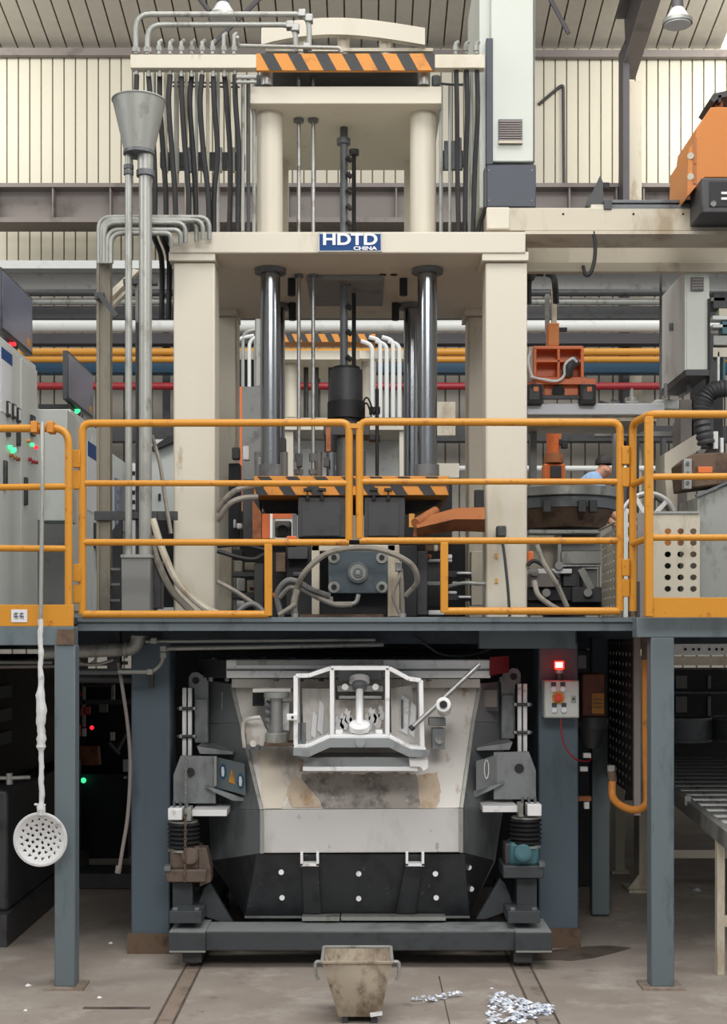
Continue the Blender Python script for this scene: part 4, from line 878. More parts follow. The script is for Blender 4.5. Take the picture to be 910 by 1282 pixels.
# alloy wheel
whl = thing('alloy_wheel', P(812, 650, 9.2), 'bright aluminium car wheel casting leaning behind the yellow posts', 'wheel')
cw = P(812, 652, 9.25); rw = 35*9.25/F
ring = lambda r, y: [cw+Vector((r*math.cos(a), y, r*math.sin(a))) for a in [2*PI*i/48 for i in range(49)]]
MB().tube(ring(rw, 0), .012, 8).build('rim_lip', whst, whl); MB().tube(ring(rw*.9, .03), .008, 8).build('inner_lip', steel, whl)
for k in range(10): MB().beam(cw, cw+Vector((math.cos(k*PI/5+.2)*rw*.92, 0, math.sin(k*PI/5+.2)*rw*.92)), .03, .02).build('spoke', whst, whl, .003)
MB().cyl(cw-Vector((0,.02,0)), cw+Vector((0,.03,0)), rw*.25, 20).build('hub', whst, whl, .003)
MB().cyl(cw+Vector((0,.04,0)), cw+Vector((0,.16,0)), rw*.93, 32, cap=False).build('barrel', steel, whl)
Pb('wheel_support', cream_d, whl, 790, 690, 830, 772, 9.28, .1)
# hanging cabinet
hc = thing('hanging_cabinet', P(858, 488, 8.9), 'tall pale grey cabinet hanging under the gantry at right, with a small vent', 'cabinet')
xa_, xb_ = X(859, 8.9), X(888, 8.9)
zb_, zt_ = Z(463, 8.9), Z(338, 8.9)
m = MB(); m.box(xa_, xb_, 8.9, 9.64, zb_, zt_); m.build('body', cablight, hc, .005)
m = MB(); yy1 = 10.05; m.prism([(xa_-.008, 8.9, zb_), (xa_-.008, 8.9, zt_), (xa_-.008, 9.64, zt_), (xa_-.008, 9.64, zb_)], (.01, .006, 0)); m.build('side_door', white, hc)
MB().pp([(859,463),(888,463),(888,470),(859,470)], 8.88, .76).build('dark_base', dkgrey, hc)
v = Pb('vent', dksteel, hc, 865, 347, 881, 364, 8.885, .012, .003)
for k in range(4): Pb('louvre', steelbr, v, 866, 349+k*3.6, 880, 351+k*3.6, 8.88, .008)
Pb('dark_seam', black, hc, 886, 374, 889, 463, 8.89, .02); MB().cyl(Vector((xa_-.02, 9.25, Z(405, 9.25))), Vector((xa_-.02, 9.25, Z(414, 9.25))), .014, 8).build('door_handle', dksteel, hc)
for a, b in (((833,480),(833,498)), ((860,466),(863,490)), ((862,490),(850,497))): MB().beam(P(*a, 9.2), P(*b, 9.2), .02, .02).build('hanger_strut', midgrey, hc)
MB().beam(P(827, 338, 9.3), P(827, 500, 9.3), .015, .015).build('support_rod', dksteel, hc)
# robot cell at right edge
rm = thing('casting_robot', P(888, 772, 9.2), 'cream casting machine with rusty head and thick black corrugated hose at right edge', 'machine')
pts = smoothp([P(884,556,8.9), P(878,520,8.9), P(884,496,8.9), P(900,487,8.9), P(925,488,8.9)], 14)
MB().tube(pts, [.055+.006*math.sin(i*2.2) for i in range(len(pts))], 14).build('corrugated_hose', dkgrey, rm)
MB().beam(P(870,600,9), P(900,548,9), .06, .05).build('lower_hose', dkgrey, rm)
MB().pp([(832,590),(832,568),(877,540),(877,562),(848,582),(848,640),(836,640)], 9.4, .3).build('cream_bracket', cream, rm)
Pb('cream_column', steelbr, rm, 845, 580, 860, 772, 9.45, .25)
m = MB(); m.pp([(855,578),(868,568),(910,566),(940,566),(940,600),(905,606),(858,612)], 8.8, .35); m.build('rusty_head', rust, rm, .01); MB().pb(874, 584, 892, 592, 8.78, .04).build('orange_patch', orange, rm, .004)
MB().pb(856, 574, 866, 612, 8.78, .06).build('bolted_flange', galv, rm, .004)
for y in (580, 592, 604): MB().cyl(P(861, y, 8.76), P(861, y, 8.79), .012, 8).build('flange_bolt', dksteel, rm)
for a, b, c_, d, mt_ in ((888,588,920,593,galv),(888,596,930,600,dkgrey),(893,540,899,562,whpipe),(902,548,906,580,whpipe),(898,440,901,486,white),(905,448,908,486,teal),(892,395,925,400,whpipe),(892,406,925,410,white),(890,372,908,377,midgrey),(900,386,925,396,cream),(891,435,925,447,cream),(893,420,925,432,galv),(904,402,925,418,teal),(888,418,893,556,dkgrey),(893,366,925,386,dkgrey)):
    MB().pb(a, b, c_, d, 8.95, .1).build('machine_detail', mt_, rm, .003)
MB().pp([(873,622),(912,606),(960,590),(960,772),(874,772)], 8.7, .5).build('slanted_cover', galv, rm, .004)
MB().beam(P(871,621,8.68), P(920,600,8.68), .015, .04).build('cover_edge', dksteel, rm)
Pb('dark_infill', dark, rm, 790, 540, 796, 640, 9.9, .1); Pb('dark_infill', dark, rm, 868, 470, 905, 560, 9.9, .1)
for px in (768, 845): Pb('rear_upright', midgrey, rm, px, 528, px+4, 600, 10.6, .08)
Pb('rear_crossbar', midgrey, rm, 745, 540, 860, 546, 10.7, .08)
# background dark window frame
t = thing('machine_guard_frame', P(800, 772, 13), 'dark guard frame post standing behind the right gate hinge', 'guard'); Pb('frame_post', dark, t, 787, 545, 800, 772, 13, .1); Pb('frame_post', dkgrey, t, 829, 545, 834, 772, 13, .1)
# ================================================================ WORKER
Yw_ = 14.0
wk = thing('person', P(742, 772, Yw_), 'worker with short black hair and light blue shirt bending forward behind the turntable', 'person')
def skinned(name, pts, edges, radii, mt_, parent, lv=2, root=0):
    me = bpy.data.meshes.new(name); o0 = W[parent.name]; me.from_pydata([Vector(p)-o0 for p in pts], edges, []); me.materials.append(mt_)
    o = bpy.data.objects.new(name, me); COL.objects.link(o); o.parent = parent
    md = o.modifiers.new('skin', 'SKIN'); me.skin_vertices.new() if not me.skin_vertices else None
    for i, r in enumerate(radii):
        d = me.skin_vertices[0].data[i]; d.radius = (r, r) if not isinstance(r, tuple) else r; d.use_root = (i == root)
    sb = o.modifiers.new('sub', 'SUBSURF'); sb.levels = lv; sb.render_levels = lv
    W[o.name] = o0; return o
hx = X(758, Yw_); hz_ = Z(586, Yw_); px0 = X(722, Yw_)
pel = Vector((X(716, Yw_), Yw_+.15, DT+.92)); chest = Vector((X(737, Yw_), Yw_+.02, Z(608, Yw_))); neck = Vector((X(748, Yw_), Yw_-.02, Z(597, Yw_))); head = Vector((hx, Yw_-.04, hz_))
V = Vector
body = [pel, pel.lerp(chest, .5), chest, neck, head-V((.015,0,.045)), head+V((.005,0,.03)),
    chest+V((.03,-.2,.03)), chest+V((.12,-.26,-.24)), chest+V((.3,-.24,-.4)), chest+V((.37,-.22,-.42)),
    chest+V((.0,.2,.03)), chest+V((.1,.24,-.24)), chest+V((.3,.18,-.38)), chest+V((.37,.14,-.4)),
    pel+V((0,-.1,-.08)), pel+V((.03,-.1,-.5)), pel+V((0,-.1,-.86)), pel+V((.14,-.1,-.89)),
    pel+V((0,.1,-.08)), pel+V((.05,.1,-.5)), pel+V((.03,.1,-.86)), pel+V((.17,.1,-.89))]
ed = [(0,1),(1,2),(2,3),(3,4),(4,5),(2,6),(6,7),(7,8),(8,9),(2,10),(10,11),(11,12),(12,13),(0,14),(14,15),(15,16),(16,17),(0,18),(18,19),(19,20),(20,21)]
rd = [.12,.11,.12,.055,.085,.095,.06,.045,.035,.03,.06,.045,.035,.03,.09,.06,.045,.04,.09,.06,.045,.04]
bd = skinned('body', body, ed, rd, skin, wk)
sp = [pel+V((0,0,.02)), pel.lerp(chest, .5), chest, neck+V((-.005,0,-.0)), chest+V((.03,-.2,.03)), chest+V((.1,-.25,-.18)), chest+V((.0,.2,.03)), chest+V((.1,.24,-.18))]
shr = skinned('shirt', sp, [(0,1),(1,2),(2,3),(2,4),(4,5),(2,6),(6,7)], [.14,.14,.17,.092,.1,.072,.1,.072], shirt, wk)
tp = [pel, pel+V((0,-.1,-.1)), pel+V((.03,-.1,-.5)), pel+V((0,-.1,-.84)), pel+V((0,.1,-.1)), pel+V((.05,.1,-.5)), pel+V((.03,.1,-.84))]
skinned('trousers', tp, [(0,1),(1,2),(2,3),(0,4),(4,5),(5,6)], [.14,.11,.08,.07,.11,.08,.07], trous, wk)
# hair cap, ear, nose, collar
m = MB(); ns, nt_ = 12, 20
hc_ = head+V((.008,0,.04))
vs = []; fs = []
for i in range(ns):
    th = i/(ns-1)*PI*.52
    for j in range(nt_):
        ph = 2*PI*j/nt_; r = .1*(1+.05*math.sin(5*ph)*math.sin(th))
        vs.append(hc_+V((-.012+r*1.1*math.sin(th)*math.cos(ph), r*.85*math.sin(th)*math.sin(ph), r*math.cos(th)*1.05)))
for i in range(ns-1):
    for j in range(nt_): fs.append((i*nt_+j, i*nt_+(j+1) % nt_, (i+1)*nt_+(j+1) % nt_, (i+1)*nt_+j))
m.add(vs, fs); m.build('hair', hairm, wk)
MB().cyl(head+V((-.01,-.09,-.03)), head+V((-.005,-.105,-.03)), .024, 12, .018).build('ear', skin, wk); MB().cyl(head+V((.085,-.01,-.02)), head+V((.12,-.01,-.045)), .018, 10, .01).build('nose', skin, wk)
for s_ in (-1, 1): MB().cyl(head+V((.078,s_*.035,.012)), head+V((.088,s_*.035,.01)), .01, 8).build('eye', black, wk)
MB().beam(head+V((.072,-.03,-.07)), head+V((.072,.03,-.07)), .012, .01).build('mouth', rustor, wk)
hn = body[9]
for k in range(4): MB().tube([hn+V((.0,(k-1.5)*.02,0)), hn+V((.05,(k-1.5)*.022,-.01)), hn+V((.08,(k-1.5)*.022,-.035))], [.011,.009,.007], 8).build('finger', skin, wk)
hn = body[13]
for k in range(4): MB().tube([hn+V((.0,(k-1.5)*.02,0)), hn+V((.05,(k-1.5)*.022,-.01)), hn+V((.08,(k-1.5)*.022,-.035))], [.011,.009,.007], 8).build('finger', skin, wk)
# ================================================================ FURNACE
fu = thing('holding_furnace', P(450, 1193, 8.2).xy.to_3d(), 'large grey steel furnace with stained sloping front standing on springs under the platform', 'furnace')
LV = {0: [(262,852,8.5),(290,856,8.27),(601,856,8.27),(632,852,8.5)], 1: [(262,906,8.49),(302,905,8.14),(592,903,8.14),(631,906,8.49)],
      2: [(261,1013,8.45),(328,1014,7.85),(577,1012,7.85),(630,1013,8.45)], 3: [(265,1078,8.42),(328,1068,7.85),(577,1067,7.85),(619,1078,8.42)]}
G = {k: [P(*p) for p in v] for k, v in LV.items()}
def back(p, y=9.7): return Vector((p.x*1.02, y, p.z))
def panel(name, mt_, quads, th=.02, bev=0):
    vs = []; fs = []
    for q in quads:
        n = len(vs); vs += [Vector(p) for p in q]; fs.append(tuple(range(n, n+len(q))))
    m = MB(); m.add(vs, fs); o = m.build(name, mt_, fu, 0)
    s = o.modifiers.new('thickness', 'SOLIDIFY'); s.thickness = th; s.offset = -1; return o
g = G
def fix(m): return m
# solid wedges: each panel is a closed slab running back
def slab(name, mt_, poly, ext, bev=.004): return MB().prism(poly, ext).build(name, mt_, fu, bev)
slab('sloping_front_panel', castal, [g[0][1], g[1][1], g[2][1], g[2][2], g[1][2], g[0][2]], (0, .03, .03))
slab('front_apron', apronm, [g[2][1], g[3][1], g[3][2], g[2][2]], (0, .03, 0))
for L_ in (0, 1):
    i, o_ = (1, 0) if L_ == 0 else (2, 3); nm = 'side_facet'
    ex = (.02 if L_ == 0 else -.02, .03, 0)
    slab(nm, facetm, [g[0][i], g[1][i], g[1][o_], g[0][o_]], ex); slab(nm, facetm, [g[1][i], g[2][i], g[2][o_], g[1][o_]], ex); slab(nm, facetm, [g[2][i], g[3][i], g[3][o_], g[2][o_]], ex)
    bo = P(310, 1149, 8.36) if L_ == 0 else P(585, 1149, 8.36); bi = P(306, 1147, 8.1) if L_ == 0 else P(588, 1147, 8.1); ti = P(322, 1069, 7.9) if L_ == 0 else P(581, 1069, 7.9)
    slab('lower_side_facet', lowst, [ti, bi, bo, g[3][o_]], ex)
    # flanks going back
    q = [g[k][o_] for k in range(4)]
    slab('side_wall', facetm, [q[0], q[1], q[2], q[3], bo, back(bo), back(q[3]), back(q[0])], (.03 if L_ == 0 else -.03, 0, 0))
    # edge strip between front and facet
    for a, b in ((g[0][i], g[1][i]), (g[1][i], g[2][i]), (g[2][i], g[3][i])): MB().beam(a+Vector((0,-.012,0)), b+Vector((0,-.012,0)), .022, .02).build('edge_strip', galv, fu, .002)
lf_ = slab('lower_front_panel', lowst, [P(322,1069,7.88), P(306,1147,8.1), P(588,1147,8.1), P(581,1069,7.88)], (0, .04, 0))
MB().box(X(306, 8.1), X(588, 8.1), 8.1, 9.7, Z(1150, 8.1), Z(1146, 8.1)).build('bottom_plate', mdsteel, fu, .003)
slab('lower_rib', lowst, [P(378,1084,7.87), P(380,1144,8.05), P(402,1144,8.05), P(398,1084,7.87)], (0, .03, 0)); slab('lower_rib', lowst, [P(508,1084,7.87), P(495,1144,8.05), P(520,1144,8.05), P(528,1084,7.87)], (0, .03, 0))
for a in (376, 508):
    m = MB(); Y = 7.8; m.pb(a, 1068, a+3, 1084, Y, .12); m.pb(a+20, 1068, a+23, 1084, Y, .12); m.pb(a, 1081.5, a+23, 1084.5, Y, .12); m.build('lifting_socket', whst, fu); Pb('socket_recess', black, fu, a+3, 1069, a+20, 1082, 7.9, .02)
for px, py, Y in ((352,1092,7.93),(353,1124,8.02),(545,1094,7.94),(546,1124,8.02),(449,1094,7.94),(449,1125,8.02),(313,1089,8.1),(306,1118,8.2),(587,1086,8.1),(590,1113,8.2)):
    MB().cyl(P(px, py, Y-.045), P(px, py, Y+.04), .016, 10).build('stud_bolt', whst, fu)
MB().pb(378, 1148, 425, 1153, 7.98, .1).build('trim_bar', galv, fu); MB().pb(427, 1148, 558, 1152.5, 7.98, .1).build('trim_bar', galv, fu)
# lid and flange
MB().box(X(283, 8.05), X(614, 8.05), 8.05, 9.7, Z(849, 8.05), Z(826, 8.05)).build('lid_flange', whst, fu, .006)
MB().pb(284, 837.5, 613, 840, 8.045, .01).build('flange_joint', dksteel, fu); MB().pb(296, 827, 480, 833, 8.042, .01).build('seam_weld', galv, fu, .002)
MB().prism([P(283,827,8.05), P(283,849,8.05), P(247,848,8.5), P(247,825,8.5)], (0, .03, 0)).build('flange_end', dkgrey, fu)
MB().prism([P(613,823,8.03), P(613,846,8.03), P(637,842,8.3), P(637,821,8.3)], (0, .03, 0)).build('red_flange_end', dullred, fu)
MB().pb(290, 850, 601, 861, 8.2, .1).build('neck_plate', castal, fu, .003)
for px in (284, 377, 402, 537, 628, 264, 346): MB().cyl(P(px, 853, 8.08), P(px, 848, 8.08), .014, 8).build('hex_bolt', dksteel, fu); 
for px in (310, 330, 350, 366, 412, 470, 500, 560, 600, 268): MB().cyl(P(px, 826, 8.25), P(px, 822.5+px % 3, 8.25), .018, 8).build('lid_bolt', dkgrey, fu)
hose('thermocouple_cable', dkgrey, fu, [(516,795,8.1),(534,808,8.1),(555,820,8.15),(590,820,8.2),(625,808,8.3)], .007)
# pale marks: white drips of aluminium on the panel
random.seed(5)
def on_front(px, py):                             # a point on the sloping front
    t = (py-905)/(1013-905); Y = 8.14+(7.85-8.14)*t if t > 0 else 8.14+(8.27-8.14)*(-t*108/49); return P(px, py, Y-.006)
sootm = mat('soot_crust', (158,152,146), .7, 0, (104,98,94), .45, 9, .4, 1, (190,186,182), .1, 14); rustm = mat('rust_stain_crust', (196,178,156), .65, 0, (166,136,106), .4, 9, .2, .4)
tanm = mat('tan_scorched_plate', (212,202,186), .55, .05, (190,172,148), .35, 5, .1, .5)
def crust(name, mt_, pts):
    q_ = []
    for i in range(len(pts)):
        (a, b), (c, d) = pts[i], pts[(i+1) % len(pts)]; n = max(1, int(math.hypot(c-a, d-b)/4))
        for k in range(n):
            t = k/n; j = 1.6 if 0 < k else .6
            q_.append((a+(c-a)*t+random.uniform(-j, j), min(1012, b+(d-b)*t+(random.uniform(-j, j) if b < 1010 or d < 1010 else 0))))
    pts = q_
    MB().prism([on_front(*q) for q in pts], (0, .004, .0)).build(name, mt_, fu)
crust('soot_crust', sootm, [(378,968),(520,968),(530,985),(526,1012),(405,1012),(392,992),(376,985)])
crust('rust_crust', rustm, [(523,970),(548,966),(552,990),(546,1012),(522,1012),(520,990)])
crust('rust_crust', rustm, [(368,970),(390,985),(402,1011),(366,1011),(358,990)])
crust('scorched_plate', tanm, [(322,942),(340,938),(362,985),(352,1012),(331,1012)])
crust('aluminium_drip', whst, [(507,975),(517,972),(519,1012),(504,1012)]); crust('aluminium_drip', whst, [(448,994),(453,996),(452,1008),(447,1006)])
# white yoke frame
Yy = 7.62; D = .38
yk = thing('pouring_yoke', P(450, 950, 7.6), 'white-splashed steel yoke frame bolted to the furnace front around a central pin', 'frame')
W_ = yk
outline = [(370,933),(370,846),(386,846),(414,836.5),(487,836.5),(512,850),(527,852),(529,936)]
def plate_seg(a, b, w=.024, dep=D, nm='frame_wall'):
    A, B = P(*a, Yy), P(*b, Yy)
    MB().beam(A+Vector((0, dep/2, 0)), B+Vector((0, dep/2, 0)), w, dep).build(nm, whst, yk, .003)
for a, b in zip(outline[:-1], outline[1:]): plate_seg(a, b)
plate_seg((415.5,836),(415.5,920)); plate_seg((485,836),(485,920))
bot = [(368,935),(386,934),(412,922),(487,922),(514,937),(533,938)]
for a, b in zip(bot[:-1], bot[1:]): plate_seg(a, b, .02, .3, 'bottom_wall')
MB().pp([(367,936),(388,936),(413,924),(487,924),(514,938),(538,939),(536,948),(512,948),(487,936),(413,936),(386,948),(367,946)], Yy-.015, .02).build('front_fascia', mdsteel, yk, .002)
MB().cyl(P(451, 930, Yy-.03), P(451, 930, Yy), .028, 16).build('fascia_plug', mdsteel, yk, .003)
MB().pb(376, 948, 521, 960, 7.68, .3).build('shelf_plate', mdsteel, yk, .003); MB().pb(378, 960, 523, 965.5, 7.66, .32).build('shelf_lip', whst, yk, .003)
MB().pb(375, 951, 379, 966, 7.66, .3).build('shelf_end', rust, yk)
MB().pp([(512,949),(536,950),(536,962),(530,966),(526,960),(513,960)], 7.64, .1).build('end_casting', whst, yk, .003)
pin = MB().cyl(P(450, 858, 7.8), P(450, 908, 7.66), .021, 14).build('centre_pin', whst, yk)
for y0, y1 in ((846, 858), (905, 915)):
    c_ = P(450, (y0+y1)/2, 7.8 if y0 < 860 else 7.66); ax = Vector((0,-.42,.9)).normalized() if y0 > 860 else Vector((0,.42,.9)).normalized(); MB().cyl(c_-ax*.02, c_+ax*.02, .058, 28).build('pin_washer', whst, yk, .006)
MB().cyl(P(450, 857, 7.77), P(450, 861, 7.76), .043, 24).build('pin_seal', dksteel, yk); MB().cyl(P(450, 915, 7.68), P(450, 919, 7.68), .042, 24).build('pin_seal', black, yk)
MB().pb(423, 838, 479, 852, 7.85, .05).build('top_bracket', mdsteel, yk, .004); MB().pb(422, 858, 480, 866, 7.8, .05).build('cross_plate', galv, yk, .004); MB().pb(424, 871, 478, 875, 7.8, .05).build('cross_plate', steel, yk, .003)
for px in (432, 470): MB().cyl(P(px, 860, 7.76), P(px, 860, 7.8), .02, 8).build('bracket_bolt', whst, yk)
for px in (424, 474): MB().pb(px-4, 914, px+5, 919, 7.66, .1).build('foot_lug', whst, yk, .003)
# radiating splash plates behind
for pts, mt_ in (([(378,862),(414,862),(414,920),(392,930),(380,925)], castal), ([(489,862),(515,858),(526,932),(512,930),(490,918)], castal), ([(418,876),(483,876),(483,919),(418,919)], castal)):
    MB().pp(pts, 7.9, .03).build('splash_plate', mt_, yk)
for px, py, w_, h_ in ((400,876,6,44),(503,870,9,50),(515,878,6,46),(392,890,5,36)):
    MB().pp([(px, py), (px+w_, py+6), (px+w_-2, py+h_), (px-3, py+h_-6)], 7.88, .03).build('aluminium_drip', whst, yk)
for px, py, w_ in ((422,896,7),(428,892,6),(434,886,5),(440,895,5),(459,893,5),(464,884,6),(470,890,6),(476,880,4)):
    MB().pp([(px,py),(px+2,py+5),(px+w_,py+3),(px+w_-1,py+9),(px+w_+2,py+14),(px+w_,min(918,py+21)),(px+2,min(918,py+22)),(px-3,py+16),(px-1,py+10),(px-3,py+6)], 7.888, .02).build('aluminium_drip', whst, yk)
MB().pb(502, 876, 505, 912, 7.86, .03).build('dark_blade', dksteel, yk, .003)
o = MB().pb(359, 894, 372, 902, 7.58, .05).build('clamp_block', whst, yk, .003); MB().cyl(P(366, 898, 7.57), P(366, 898, 7.59), .008, 8).build('clamp_screw', black, o)
for px in (373, 380): MB().cyl(P(px, 905, 7.66), P(px, 932, 7.66), .014, 10).build('spring_rod', dksteel, yk)
# left spindle
sp_ = thing('clamping_spindle', P(346, 930, 7.8), 'upright steel spindle between two round flanges left of the white yoke', 'spindle')
MB().cyl(P(346, 873, 7.82), P(346, 917, 7.82), .036, 20).build('barrel', steel, sp_); MB().cyl(P(346, 866, 7.82), P(346, 874, 7.82), .073, 26).build('top_flange', galv, sp_, .004)
MB().cyl(P(346, 917, 7.82), P(346, 930, 7.82), .066, 26).build('bottom_flange', galv, sp_, .006); MB().pb(316, 862, 364, 867, 7.84, .2).build('hanger_plate', castal, sp_, .003); MB().pb(330, 930, 368, 934, 7.76, .2).build('seat_plate', rust, sp_, .003)
for py in (880, 890, 900): MB().cyl(P(332, py, 7.84), P(337, py+3, 7.84), .022, 10).build('side_nut', dksteel, sp_)
MB().pb(352, 879, 362, 915, 7.88, .08).build('rear_bracket', whst, sp_, .004)
MB().pb(316, 866, 330, 884, 7.98, .1).build('dark_cavity', black, sp_)
arm = MB(); arm.tube(smoothp([P(306,936,7.86), P(304,915,7.86), P(306,903,7.84), P(316,899,7.8), P(326,898,7.8)], 6), .012, 8); arm.build('curved_rib', castal, sp_)
MB().pp([(306,904),(327,899),(335,916),(330,934),(309,934)], 7.88, .1).build('side_bracket', castal, sp_, .003); MB().cyl(P(317, 931, 7.83), P(317, 931, 7.87), .02, 12).build('bracket_bolt', castal, sp_); MB().pb(309, 933, 325, 939, 7.84, .06).build('bracket_foot', dksteel, sp_, .003)
# T-handle clamp on right
th_ = thing('clamp_screw', P(553, 937, 7.7), 'long tommy-bar clamp screw set across the furnace front, right of the white yoke', 'clamp')
MB().cyl(P(516, 911, 7.56), P(600, 832, 7.62), .014, 14).build('tommy_bar', steel, th_); MB().cyl(P(514, 913, 7.555), P(517, 910, 7.56), .017, 12).build('bar_end', black, th_)
MB().cyl(P(555, 882, 7.56), P(556, 888, 7.9), .042, 20).build('screw_boss', whst, th_, .004); MB().cyl(P(555, 882, 7.545), P(555, 882, 7.56), .022, 14).build('screw_hole', black, th_)
MB().pb(537, 899, 558, 909, 7.84, .12).build('slide_block', mdsteel, th_, .004); MB().pb(541, 912, 557, 938, 7.84, .1).build('lug_block', mdsteel, th_, .006); MB().cyl(P(550, 926, 7.8), P(550, 926, 7.85), .024, 14).build('lug_bolt', steel, th_)
# side hardware
for side in (0, 1):
    f = (lambda px: px) if side == 0 else (lambda px: 888-px)
    def b2(name, mt_, a, y0, c, y1, Y, dep, par=fu, bev=.003):
        a_, c_ = sorted((f(a), f(c))); return MB().pb(a_, y0, c_, y1, Y, dep).build(name, mt_, par, bev)
    dy = 0 if side == 0 else -5
    def pl2(name, mt_, pts, Y, dep, par=fu, bev=.003): return MB().pp([(f(a), b+dy) for a, b in pts], Y, dep).build(name, mt_, par, bev)
    lug = pl2('lifting_lug', mdsteel, [(236,848),(240,842),(247,841),(258,848),(261,854),(261,930),(243,928),(243,862),(236,860)], 8.4, .03)
    MB().cyl(P(f(245), 852+dy, 8.39), P(f(245), 852+dy, 8.4), .022, 14).build('lug_hole', black, lug)
    for a in (228, 235): b2('clamp_bar', whst, a, 861+dy, a+5, 946+dy, 8.3, .03)
    for y in (887, 922): MB().cyl(P(f(222), y+dy, 8.28), P(f(246), y+dy, 8.28), .01, 8).build('clamp_bolt', dkgrey, fu); b2('bolt_nut', steel, 224, y-2.5+dy, 228, y+2.5+dy, 8.27, .03); b2('bolt_nut', steel, 241, y-2+dy, 245, y+2+dy, 8.27, .03)
    b2('stay_plate', mdsteel, 244, 875+dy, 260, 930+dy, 8.38, .02)
    br = pl2('support_bracket', mdsteel, [(226,946),(270,947),(270,1006),(217,1006),(217,970)], 8.1, .03)
    MB().cyl(P(f(238), 967+dy, 8.09), P(f(238), 967+dy, 8.1), .028, 18).build('bracket_hole', black, br)
    pl2('upper_gusset', mdsteel, [(246,934),(292,941),(292,945),(250,944)], 8.12, .3); pl2('lower_gusset', mdsteel, [(256,984),(310,1000),(308,1003),(292,1003),(268,992)], 8.05, .3)
    if side == 0:
        pn = MB().prism([P(271,948,8.1), P(271,986,8.1), P(308,996,7.98), P(306,956,7.98)], (0, .012, 0)).build('warning_plate', bluegrey, fu); pn['label'] = 'warning plate with two blue round symbols and a yellow triangle'
        def on(px, py): return P(px, py, 8.1+(7.98-8.1)*(px-271)/36-.004)
        for cx, cy in ((279, 966), (301, 978)):
            MB().prism([on(cx+math.cos(a)*4.3, cy+math.sin(a)*10) for a in [2*PI*i/16 for i in range(16)]], (0, .003, 0)).build('blue_symbol', bluep, pn)
            MB().prism([on(cx+x, cy+y)-Vector((0,.002,0)) for x, y in ((-1.6,-6),(1,-6),(2,0),(1.4,6),(-1.4,6),(-2,0))], (0, .002, 0)).build('white_figure', ink_w, pn)
        MB().prism([on(290, 962), on(294.5, 982), on(286, 979)], (0, .003, 0)).build('yellow_triangle', orpipe, pn)
        MB().prism([on(289.8, 969)-Vector((0,.002,0)), on(290.8, 969)-Vector((0,.002,0)), on(290.3, 977)-Vector((0,.002,0))], (0, .002, 0)).build('black_bolt_mark', blackp, pn)
        MB().pb(268, 947, 271, 984, 8.06, .05).build('plate_edge', galv, fu)
    else:
        MB().prism([P(596,953,7.98), P(596,990,7.98), P(622,982,8.1), P(622,945,8.1)], (0, .012, 0)).build('side_plate', mdsteel, fu)
        m = MB(); c_ = P(609, 963, 8.02); m.tube([c_+Vector((.013*math.cos(a), 0, .055*math.sin(a))) for a in [2*PI*i/20 for i in range(21)]], .003, 6); m.build('white_oval_mark', whst, fu)
        n_ = MB().pb(603, 862, 624, 890, 8.3, .02).build('name_plate', dkgrey, fu); MB().pb(606, 864, 622, 885, 8.295, .006).build('plate_face', steelbr, n_)
    if side == 0: b2('small_tag', galv, 277, 866, 284, 889, 8.35, .01)
    b2('spring_beam', whst, 240, 1014+dy, 284, 1022+dy, 7.95, .3)
    b2('beam_clamp', whst, 210, 1012+dy, 228, 1027+dy, 7.9, .12, bev=.006); b2('beam_clamp', galv, 233, 1011+dy, 239, 1028+dy, 7.89, .1)
    for a in (218, 226, 234): MB().cyl(P(f(a), 1003+dy, 7.95), P(f(a), 1013+dy, 7.95), .008, 8).build('adjuster_stud', dksteel, fu)
    # bellows spring
    bl = MB(); n = 6; y0, y1 = 1029+dy, 1062+dy
    for k in range(n):
        ya_, yb_ = y0+(y1-y0)*k/n, y0+(y1-y0)*(k+1)/n; ym = (ya_+yb_)/2
        bl.cyl(P(f(230), ya_, 8.0), P(f(230), ym, 8.0), .078, 24, .097, False); bl.cyl(P(f(230), ym, 8.0), P(f(230), yb_, 8.0), .097, 24, .078, False)
    bl.build('rubber_bellows', black if side else dark, fu)
    MB().cyl(P(f(230), y0-2, 8.0), P(f(230), y0, 8.0), .085, 24).build('bellows_ring', galv, fu); MB().cyl(P(f(230), y1, 8.0), P(f(230), y1+3, 8.0), .09, 24).build('bellows_ring', galv, fu)
    jk = b2('screw_jack', teal if side else rustdull, 212 if side == 0 else 213, 1060+dy, 250, 1090+dy, 7.93, .2, bev=.02)
    if side: MB().cyl(P(655, 1068, 7.86), P(655, 1068, 8.0), .052, 20).build('motor_face', teal, jk, .008); MB().cyl(P(655, 1068, 7.85), P(655, 1068, 7.86), .035, 20).build('motor_cap', teal, jk); b2('motor_end', dkgrey, 248, 1056, 256, 1083, 7.95, .15, bev=.01)
    else: pl2('jack_arm', rustdull, [(248,1062),(258,1062),(264,1088),(264,1104),(250,1110)], 7.93, .12); MB().cyl(P(238, 1072, 7.9), P(238, 1072, 7.95), .05, 18).build('jack_cap', rustdull, jk, .006)
    b2('jack_cradle', rustdull if side == 0 else basem, 207, 1089+dy, 258, 1105+dy, 7.9, .3, bev=.008); b2('cradle_lip', dksteel, 205, 1085+dy, 213, 1091+dy, 7.89, .1)
    b2('jack_leg', basem, 216, 1105+dy, 241, 1145, 7.98, .15); b2('leg_foot', basem, 212, 1141, 252, 1156, 7.8, .3)
    for a in (219, 246): b2('foot_bolt', dksteel, a-3, 1137, a+3, 1142, 7.82, .04)
    pl2('floor_strut', basem, [(244,1143),(280,1156),(292,1156),(262,1105),(255,1112)], 8.05, .05)
